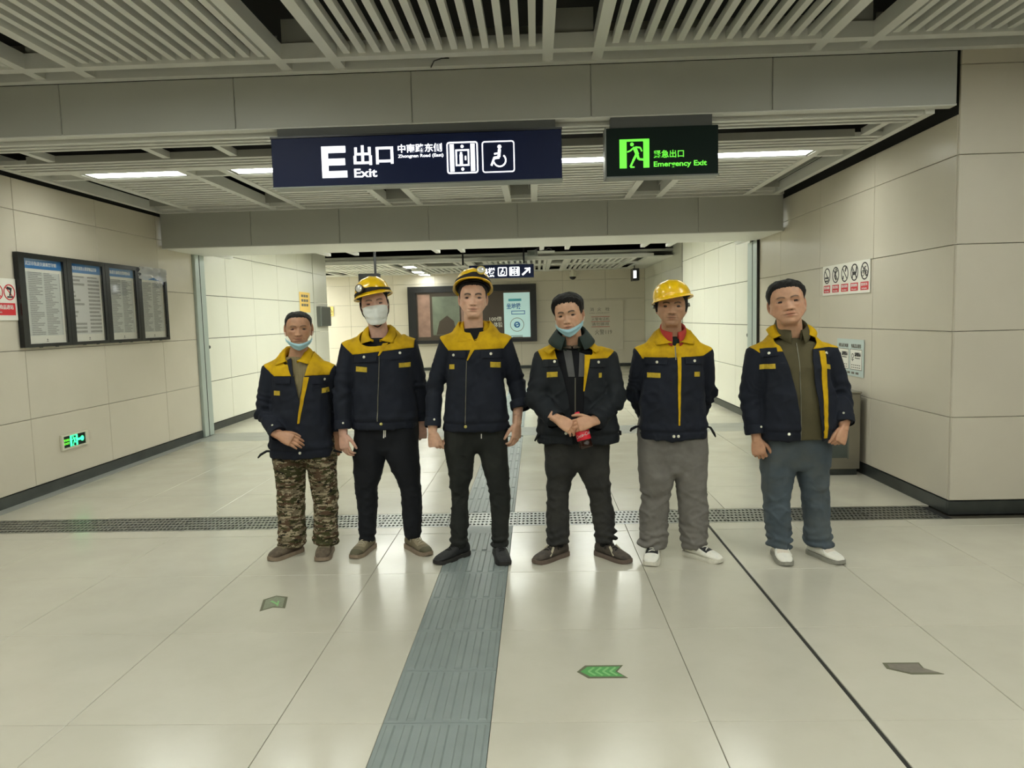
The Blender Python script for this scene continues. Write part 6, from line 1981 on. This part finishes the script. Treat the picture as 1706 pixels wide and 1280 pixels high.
FEAT3 = {'opening': [(1.462, -0.021, 0.078), (1.412, -0.005, 0.059), (1.351, 0.025, 0.034)], 'yoke_z': 1.301, 'yoke_slant': -0.003, 'yoke_l': (-0.206, 1.397), 'yoke_r': (0.253, 1.378), 'yoke_b': (-0.137, 0.195), 'flaps': [([(-0.131, 1.256), (-0.028, 1.253), (-0.026, 1.296), (-0.13, 1.298)], (-0.101, 1.271)), ([(0.062, 1.251), (0.183, 1.248), (0.184, 1.294), (0.063, 1.297)], (0.119, 1.275))], 'patches': [[(-0.132, 1.187), (-0.101, 1.188), (-0.1, 1.217), (-0.131, 1.215)], [(0.115, 1.195), (0.172, 1.189), (0.173, 1.221), (0.116, 1.227)]], 'strips': [([(-0.023, 1.239), (-0.015, 1.239), (0.043, 1.333), (0.014, 1.337)], 'yellow', 'placket'), ([(-0.045, 0.862), (-0.041, 0.862), (-0.022, 1.235), (-0.026, 1.235)], 'zip', 'zip')], 'buttons': [(-0.042, 0.842, 0.0095, 'brass')], 'crotch': 0.671, 'tabs': [[(0.212, -0.05, 0.838), (0.225, -0.03, 0.82), (0.228, 0.0, 0.801)]], 'trouser_strips': [([(0.044, 0.762), (0.05, 0.762), (0.051, 0.791), (0.045, 0.791)], 'white_board', 'drawstring')], 'hand_at': [None, (0.263, -0.03, 0.845)]}
POS4 = {'X0': 0.213, 'Y0': 4.423, 'eye': (-0.017, -0.07, 1.493), 'neck': (-0.003, 0.0, 1.302), 'sj': [(-0.164, 0.0, 1.237), (0.204, 0.0, 1.228)], 'el': [(-0.214, -0.08, 0.998), (0.248, -0.04, 0.988)], 'wr': [(-0.112, -0.22, 0.89), (0.11, -0.22, 0.875)], 'torso': [(0.727, 0.028, 0.242), (0.801, 0.027, 0.237), (0.966, 0.018, 0.213), (1.094, 0.015, 0.196), (1.167, 0.016, 0.189)], 'legs': [[(0.766, -0.081, 0.104), (0.551, -0.079, 0.099), (0.469, -0.094, 0.079), (0.357, -0.102, 0.067), (0.225, -0.108, 0.066), (0.111, -0.11, 0.067)], [(0.762, 0.116, 0.1), (0.547, 0.118, 0.099), (0.465, 0.139, 0.084), (0.344, 0.166, 0.069), (0.22, 0.178, 0.065), (0.118, 0.185, 0.062)]], 'feet': [(-0.185, -0.116, -48), (0.25, -0.166, 42)]}
FEAT4 = {'opening': [(1.373, -0.128, 0.124), (1.26, -0.102, 0.084), (1.132, -0.062, 0.061), (1.018, -0.036, 0.059), (0.875, -0.018, 0.053), (0.688, -0.01, 0.05)], 'yoke_z': 1.231, 'yoke_slant': -0.002, 'yoke_l': (-0.215, 1.303), 'yoke_r': (0.252, 1.274), 'yoke_b': (-0.18, 0.204), 'flaps': [([(-0.177, 1.189), (-0.089, 1.191), (-0.088, 1.233), (-0.176, 1.232)], (-0.107, 1.22)), ([(0.097, 1.183), (0.195, 1.177), (0.196, 1.219), (0.098, 1.225)], (0.146, 1.211))], 'patches': [[(-0.157, 1.128), (-0.094, 1.132), (-0.093, 1.162), (-0.157, 1.158)], [(0.148, 1.121), (0.164, 1.121), (0.165, 1.148), (0.148, 1.148)]], 'strips': [([(0.056, 1.044), (0.063, 1.044), (0.102, 1.255), (0.068, 1.256)], 'yellow', 'placket')], 'buttons': [(-0.052, 0.798, 0.0085, 'snap')], 'crotch': 0.549, 'tabs': [[(-0.196, -0.02, 0.783), (-0.218, -0.04, 0.772), (-0.237, -0.04, 0.739)], [(0.261, -0.02, 0.795), (0.277, -0.04, 0.787), (0.28, -0.04, 0.765)]], 'shirt_strips': [([(-0.03, 1.131), (0.008, 1.13), (-0.007, 1.282), (-0.056, 1.29)], 'vest_grey', 'chest_panel', 0.003), ([(0.029, 1.13), (0.061, 1.129), (0.077, 1.255), (0.039, 1.27)], 'vest_grey', 'chest_panel', 0.003), ([(0.003, 0.91), (0.008, 0.91), (0.012, 1.123), (0.007, 1.123)], 'zip', 'zip', 0.006)], 'hand_at': [(-0.106, -0.25, 0.901), (0.101, -0.24, 0.881)], 'bottle': ((0.014, -0.2, 0.919), (0.061, -0.24, 0.725))}
POS5 = {'X0': 0.804, 'Y0': 4.404, 'eye': (-0.003, -0.07, 1.526), 'neck': (0.009, 0.0, 1.345), 'sj': [(-0.17, 0.0, 1.256), (0.19, 0.0, 1.248)], 'el': [(-0.202, 0.1, 1.005), (0.23, 0.1, 0.995)], 'wr': [(-0.104, 0.2, 0.798), (0.181, 0.2, 0.792)], 'torso': [(0.737, 0.009, 0.198), (0.803, 0.009, 0.201), (0.974, 0.007, 0.19), (1.101, 0.007, 0.182), (1.173, 0.008, 0.174)], 'legs': [[(0.783, -0.092, 0.105), (0.507, -0.089, 0.106), (0.381, -0.091, 0.083), (0.183, -0.107, 0.081), (0.052, -0.116, 0.081)], [(0.779, 0.108, 0.102), (0.503, 0.118, 0.096), (0.377, 0.124, 0.088), (0.179, 0.131, 0.082), (0.029, 0.136, 0.073)]], 'feet': [(-0.17, -0.185, -14), (0.165, -0.157, 42)]}
FEAT5 = {'opening': [(1.385, -0.073, 0.052), (1.336, -0.045, 0.027), (1.297, -0.004, 0.008)], 'yoke_z': 1.23, 'yoke_slant': -0.004, 'yoke_l': (-0.225, 1.297), 'yoke_r': (0.248, 1.275), 'yoke_b': (-0.181, 0.172), 'flaps': [([(-0.171, 1.192), (-0.043, 1.189), (-0.043, 1.231), (-0.171, 1.234)], (-0.1, 1.205)), ([(0.058, 1.19), (0.168, 1.188), (0.168, 1.23), (0.058, 1.232)], (0.112, 1.207))], 'patches': [[(-0.155, 1.115), (-0.085, 1.113), (-0.085, 1.141), (-0.154, 1.143)], [(0.11, 1.116), (0.143, 1.115), (0.143, 1.143), (0.11, 1.144)]], 'strips': [([(0.014, 0.832), (0.023, 0.832), (0.037, 1.296), (0.013, 1.296)], 'yellow', 'placket'), ([(0.001, 1.216), (0.007, 1.216), (0.008, 1.293), (0.001, 1.293)], 'zip', 'zip')], 'buttons': [(-0.014, 0.769, 0.0085, 'snap'), (0.013, 0.768, 0.0085, 'snap')], 'crotch': 0.505, 'tabs': [[(-0.185, 0.0, 0.814), (-0.217, -0.02, 0.814), (-0.245, -0.02, 0.8), (-0.253, -0.02, 0.786)], [(0.207, 0.0, 0.806), (0.227, -0.02, 0.798), (0.248, -0.02, 0.761), (0.256, -0.02, 0.743)]]}
POS6 = {'X0': 1.521, 'Y0': 4.374, 'eye': (-0.057, -0.07, 1.529), 'neck': (-0.021, 0.0, 1.322), 'sj': [(-0.217, 0.0, 1.235), (0.189, 0.0, 1.225)], 'el': [(-0.255, 0.0, 0.978), (0.266, 0.0, 0.988)], 'wr': [(-0.24, -0.05, 0.77), (0.248, -0.1, 0.831)], 'torso': [(0.735, 0.01, 0.231), (0.8, 0.01, 0.235), (0.962, 0.006, 0.222), (1.087, -0.009, 0.2), (1.159, -0.009, 0.193)], 'legs': [[(0.795, -0.088, 0.106), (0.537, -0.086, 0.103), (0.354, -0.095, 0.078), (0.217, -0.087, 0.075), (0.087, -0.079, 0.072)], [(0.79, 0.117, 0.113), (0.533, 0.118, 0.101), (0.372, 0.136, 0.078), (0.213, 0.145, 0.075), (0.073, 0.156, 0.08)]], 'feet': [(-0.129, -0.166, -4), (0.12, -0.217, 24)]}
FEAT6 = {'opening': [(1.404, -0.146, 0.098), (1.29, -0.118, 0.068), (1.203, -0.091, 0.056), (1.064, -0.055, 0.064), (0.889, -0.026, 0.086), (0.696, -0.014, 0.116)], 'yoke_z': 1.257, 'yoke_slant': -0.012, 'yoke_l': (-0.275, 1.284), 'yoke_r': (0.244, 1.262), 'yoke_b': (-0.227, 0.177), 'flaps': [([(-0.224, 1.22), (-0.135, 1.228), (-0.135, 1.273), (-0.224, 1.265)], (-0.176, 1.24)), ([(0.137, 1.208), (0.181, 1.214), (0.181, 1.255), (0.14, 1.249)], (0.144, 1.235))], 'patches': [[(-0.227, 1.149), (-0.152, 1.155), (-0.152, 1.183), (-0.227, 1.176)], [(0.137, 1.149), (0.17, 1.142), (0.17, 1.167), (0.136, 1.175)]], 'strips': [([(0.115, 0.75), (0.136, 0.749), (0.137, 1.249), (0.099, 1.25)], 'yellow', 'placket')], 'buttons': [(-0.085, 0.778, 0.0085, 'snap')], 'crotch': 0.535, 'tabs': [], 'shirt_strips': [([(-0.015, 0.742), (-0.01, 0.742), (-0.019, 1.298), (-0.023, 1.298)], 'zip', 'zip', 0.003)]}
def SP(pos, feat, **k):
    P = dict(pos=pos); P.update(feat); P.update(k); return P
DOWN_L = dict(f=(.08, -.10, -1), n=(-.55, -.85, 0), s=(.85, -.5, 0))
DOWN_R = dict(f=(-.08, -.10, -1), n=(.55, -.85, 0), s=(-.85, -.5, 0))
people = [
    SP(POS1, FEAT1, seed=1.3, label='short older man with a bare cropped head and camouflage trousers, leftmost of the row',
       skin=S(178, 136, 108), depth=.118, sleeve=(.060, .055, .048), shirt='sweater', shirt_name='sweater', shirt_neck=.062, shirt_top=.012, trousers='camo', bag=.5,
       head=dict(scale=(1.0, .97, .91), rot=(0, 3, 0), hair='short', hairline=.080, temple=.062, sideburn=.006, thick=.006, fold=1.8, wrinkle=1, brow=.8, beard=.25, ear=1.3, cheek=1.2, eye_open=.8),
       mask='chin', mask_z=-.008,
       collars=[dict(name='collar', zf=1.255, a0=24, m='yellow', rx=.064, rise=.085, lat=.075, drop=.026, front=.104, spread=.040), ],
       hands=[dict(f=(.92, -.22, -.34), n=(.15, -.9, .42), s=(.2, -.2, 1), curl=(18, 22, 12), out=.02, thumb=(30, 10)), dict(**DOWN_R, curl=(20, 30, 20))],
       shoe=dict(upper=M['shoe_brown'], vamp=M['shoe_olive'], sole=M['sole_tan'], lace=M['lace_pale'], len=.255, w=1.08, h=1.18)),
    SP(POS2, FEAT2, seed=4.1, label='man in a white face mask and yellow hard hat with head lamp, second from left',
       skin=S(206, 166, 148), depth=.125, sleeve=(.064, .058, .048), shirt='black_cloth', shirt_neck=.064, shirt_top=-.004, trousers='trouser_black', bag=.35, fold=.8,
       head=dict(scale=(1.07, 1.0, 1.06), rot=(2, 2, -6), hair='short', hairline=.07, thick=.006, brow=.9, eye_open=.55),
       helmet=dict(tilt=-9, roll=-5, lamp=(-.62, .30, .06), band=.12, chin=True, aim=(-.25, -1, .12), label='yellow hard hat with a round head lamp on a black strap'),
       mask='face',
       collars=[dict(name='collar', zf=1.37, a0=14, m='yellow', rx=.070, rise=.090, lat=.074, drop=.022, front=.112, spread=.040)],
       hands=[dict(**DOWN_L, curl=(18, 30, 18)), dict(**DOWN_R, curl=(55, 70, 40), thumb=(20, 0))],
       shoe=dict(upper=M['shoe_olive'], vamp=M['shoe_tan'], toe=M['shoe_moss'], sole=M['sole_tan'], lace=M['lace_pale'], len=.275), sock='black_cloth'),
    SP(POS3, FEAT3, seed=7.7, label='tall bare faced man in a tipped back yellow hard hat standing on the tactile strip',
       skin=S(206, 166, 142), depth=.118, sleeve=(.060, .055, .047), shirt='black_cloth', shirt_neck=.064, shirt_top=.000, trousers='trouser_dark', bag=.7, fold=.7, cuff=(1, 1.22),
       head=dict(scale=(1.05, 1.0, 1.01), rot=(0, 0, 1), hair='short', hairline=.075, temple=.056, thick=.008, brow=1.15, jaw=1.1, eye_open=.9),
       helmet=dict(tilt=-24, off=(0, .012, .014), lamp=(.50, .46, .10), band=.16, aim=(.15, -1, .45), lamp_m='lamp_yellow', label='yellow hard hat tipped back with a small head lamp'),
       collars=[dict(name='collar', zf=1.361, a0=7, m='yellow', rx=.066, rise=.110, lat=.078, front=.106, spread=.040)],
       hands=[dict(**DOWN_L, curl=(58, 72, 40), thumb=(16, 0)), dict(f=(-.06, -.1, -1), n=(.8, -.6, 0), s=(-.6, -.8, 0), at=FEAT3['hand_at'][1], curl=(18, 30, 22))],
       shoe=dict(upper=M['shoe_black'], sole=M['rubber'], lace=M['lace_black'], len=.275)),
    SP(POS4, FEAT4, seed=11.2, label='bareheaded man with a mask under his chin holding a cola bottle in both hands',
       skin=S(198, 156, 128), depth=.135, jacket='navy_pad', sleeve=(.076, .074, .058), shirt='black_cloth', shirt_name='vest', shirt_neck=.064, shirt_top=.004, trousers='trouser_char', bag=.9, fold=1.3,
       head=dict(scale=(1.04, 1.0, 1.03), jaw=1.05, rot=(-10, 4, -7), hair='full', hairline=.074, temple=.056, sideburn=-.010, thick=.019, fringe=.005, ragged=1.3, brow=1.05, eye_open=.8),
       mask='chin', mask_z=.012,
       collars=[dict(name='hood', a0=26, m='dark_green', h=.075, fall=.062, pt=.010, spread=.046, rx=.078, ry=.085, out=.010, dz=-.006, tilt=.085), dict(name='collar', a0=48, m='yellow', h=.012, fall=.030, pt=.012, spread=.050, rx=.105, ry=.085, dz=-.016, out=.008)],
       shirt_collars=[dict(name='tee_collar', a0=4, m='brown_tee', h=.022, fall=.014, pt=.0, rx=.060, ry=.064, spread=.006, dz=.000)],
       hands=[dict(f=(.80, -.12, -.50), n=(.25, -.85, .40), s=(.5, -.2, .8), at=FEAT4['hand_at'][0], curl=(22, 38, 22), thumb=(24, 6)),
              dict(f=(-.86, -.25, -.14), n=(-.1, -.95, .25), s=(-.1, .1, 1), at=FEAT4['hand_at'][1], curl=(34, 50, 30), thumb=(40, 20))],
       shoe=dict(upper=M['shoe_dark'], sole=M['sole_brown'], lace=M['lace_black'], trim=M['lace_pale'], len=.275, w=1.05), sock='black_cloth', no_cuff_snap=True),
    SP(POS5, FEAT5, seed=15.9, label='man with hands behind his back, red shirt collar and plain yellow hard hat',
       skin=S(176, 136, 108), depth=.122, sleeve=(.062, .058, .048), shirt='dark_green', shirt_neck=.062, shirt_top=.004, trousers='trouser_grey', bag=1.25,
       head=dict(scale=(1.07, 1.0, .99), rot=(1, 0, 1), hair='short', hairline=.066, thick=.008, brow=1.1, beard=.6, jaw=1.12, eye_open=.85),
       helmet=dict(tilt=-7, roll=-12, off=(.004, 0, -.004), knobs=True, scale=(1.0, 1, 1.02), label='plain yellow hard hat worn slightly askew'),
       collars=[dict(name='collar', zf=1.32, a0=16, m='yellow', rx=.074, rise=.084, lat=.074, front=.108, spread=.044)],
       shirt_collars=[dict(name='red_collar', a0=14, m='red_cloth', h=.052, fall=.050, pt=.030, rx=.061, ry=.066, spread=.010, tilt=.07)],
       hands=[dict(f=(.75, .1, -.65), n=(.0, 1, .1), s=(.6, 0, .7), curl=(30, 40, 25)), dict(f=(-.75, .25, -.65), n=(0, 1, .1), s=(-.6, 0, .7), curl=(30, 40, 25))],
       shoe=dict(upper=M['shoe_white'], vamp=M['shoe_black'], heel=M['shoe_greywhite'], sole=M['sole_white'], lace=M['lace_white'], len=.27, w=1.05)),
    SP(POS6, FEAT6, seed=21.4, label='heavy set bareheaded man in blue jeans and white shoes, rightmost of the row',
       skin=S(192, 148, 120), depth=.150, belly_y=-.02, sleeve=(.074, .070, .058), shirt='olive', shirt_name='cardigan', shirt_neck=.072, shirt_top=.006, trousers='denim', bag=.9,
       head=dict(scale=(1.26, 1.10, 1.12), rot=(4, -5, -7), hair='short', hairline=.074, temple=.056, sideburn=-.002, thick=.012, brow=.9, jaw=1.2, cheek=1.6, nose_w=1.15, eye_open=.85, fold=1.2),
       collars=[dict(name='collar', zf=1.348, a0=44, m='yellow', rx=.092, ry=.085, rise=.058, lat=.045, drop=.022, front=.095, spread=.046, fall=.034)],
       shirt_collars=[dict(name='cardigan_collar', a0=20, m='olive', h=.080, fall=.055, pt=.020, rx=.076, ry=.080, spread=.016, dz=.0, tilt=.09)],
       hands=[dict(f=(.14, -.15, -1), n=(-.45, -.9, 0), s=(.9, -.4, 0), curl=(36, 50, 30)), dict(f=(-.35, -.30, -.85), n=(.45, -.9, .1), s=(-.8, -.45, .1), curl=(60, 74, 40), thumb=(20, 0))],
       shoe=dict(upper=M['shoe_white'], vamp=M['shoe_cream'], sole=M['sole_grey'], lace=None, trim=M['lace_white'], len=.265, w=1.02), sock='sock_white'),
]
for P in people:
    person(P)

# ---- the bottle held by the fourth man
p0, p1 = [Vector(v) for v in FEAT4['bottle']]
off = Vector((POS4['X0'], POS4['Y0'], 0))
ax = (p0 - p1).normalized(); Lb = (p0 - p1).length
bt = empty('bottle', p1 + off)
bt.rotation_mode = 'QUATERNION'; bt.rotation_quaternion = Vector((0, 0, 1)).rotation_difference(ax)
tag(bt, 'cola bottle with a red label and red cap held by the fourth man', 'bottle')
def lathe(name, prof, m, parent, seg=28):
    V, F = [], []
    for r_, z_ in prof:
        for k in range(seg):
            a = 2 * math.pi * k / seg
            V.append((r_ * math.cos(a), r_ * math.sin(a), z_))
    for i in range(len(prof) - 1):
        for k in range(seg):
            k2 = (k + 1) % seg
            F.append((i * seg + k, i * seg + k2, (i + 1) * seg + k2, (i + 1) * seg + k))
    F.append(tuple(range(seg - 1, -1, -1))); F.append(tuple((len(prof) - 1) * seg + k for k in range(seg)))
    return obj(name, mesh(name, V, F), m, parent, smooth=True)
sB = Lb / .215
K = 1.25
lathe('bottle_body', [(r_ * K if z_ < .17 else r_ * 1.1, z_) for r_, z_ in [(.022, 0), (.030, .003), (.0325, .012), (.031, .03), (.030, .042), (.0325, .055), (.0325, .10), (.031, .125), (.024, .155), (.016, .178), (.0125, .188), (.0125, .198)]], M['bottle'], bt)
lathe('label', [(.0331 * K, .048), (.0334 * K, .05), (.0334 * K, .112), (.0331 * K, .114)], M['label_red'], bt)
lathe('cap', [(.0145, .194), (.015, .196), (.015, .212), (.0135, .2145), (.002, .215)], M['cap_red'], bt)
t = text_obj('lettering', 'Coca-Cola', .026, M['white_ink'], bt, (0, 0, 0), bold=.02, shear=.3, align='CENTER')
for v in t.data.vertices:          # wrap the script round the label
    a = v.co.x / (.0334 * K)
    v.co = Vector((.0337 * K * math.sin(a), -.0337 * K * math.cos(a), v.co.y + .070 + a * .006))
t.rotation_euler = (0, 0, 0); t.location = (0, 0, 0)
t2 = text_obj('lettering', 'Coca-Cola', .026, M['white_ink'], bt, (0, 0, 0), bold=.02, shear=.3, align='CENTER')
for v in t2.data.vertices:
    a = v.co.x / (.0334 * K) + math.pi
    v.co = Vector((.0337 * K * math.sin(a), -.0337 * K * math.cos(a), v.co.y + .070 + (a - math.pi) * .006))
t2.rotation_euler = (0, 0, 0)
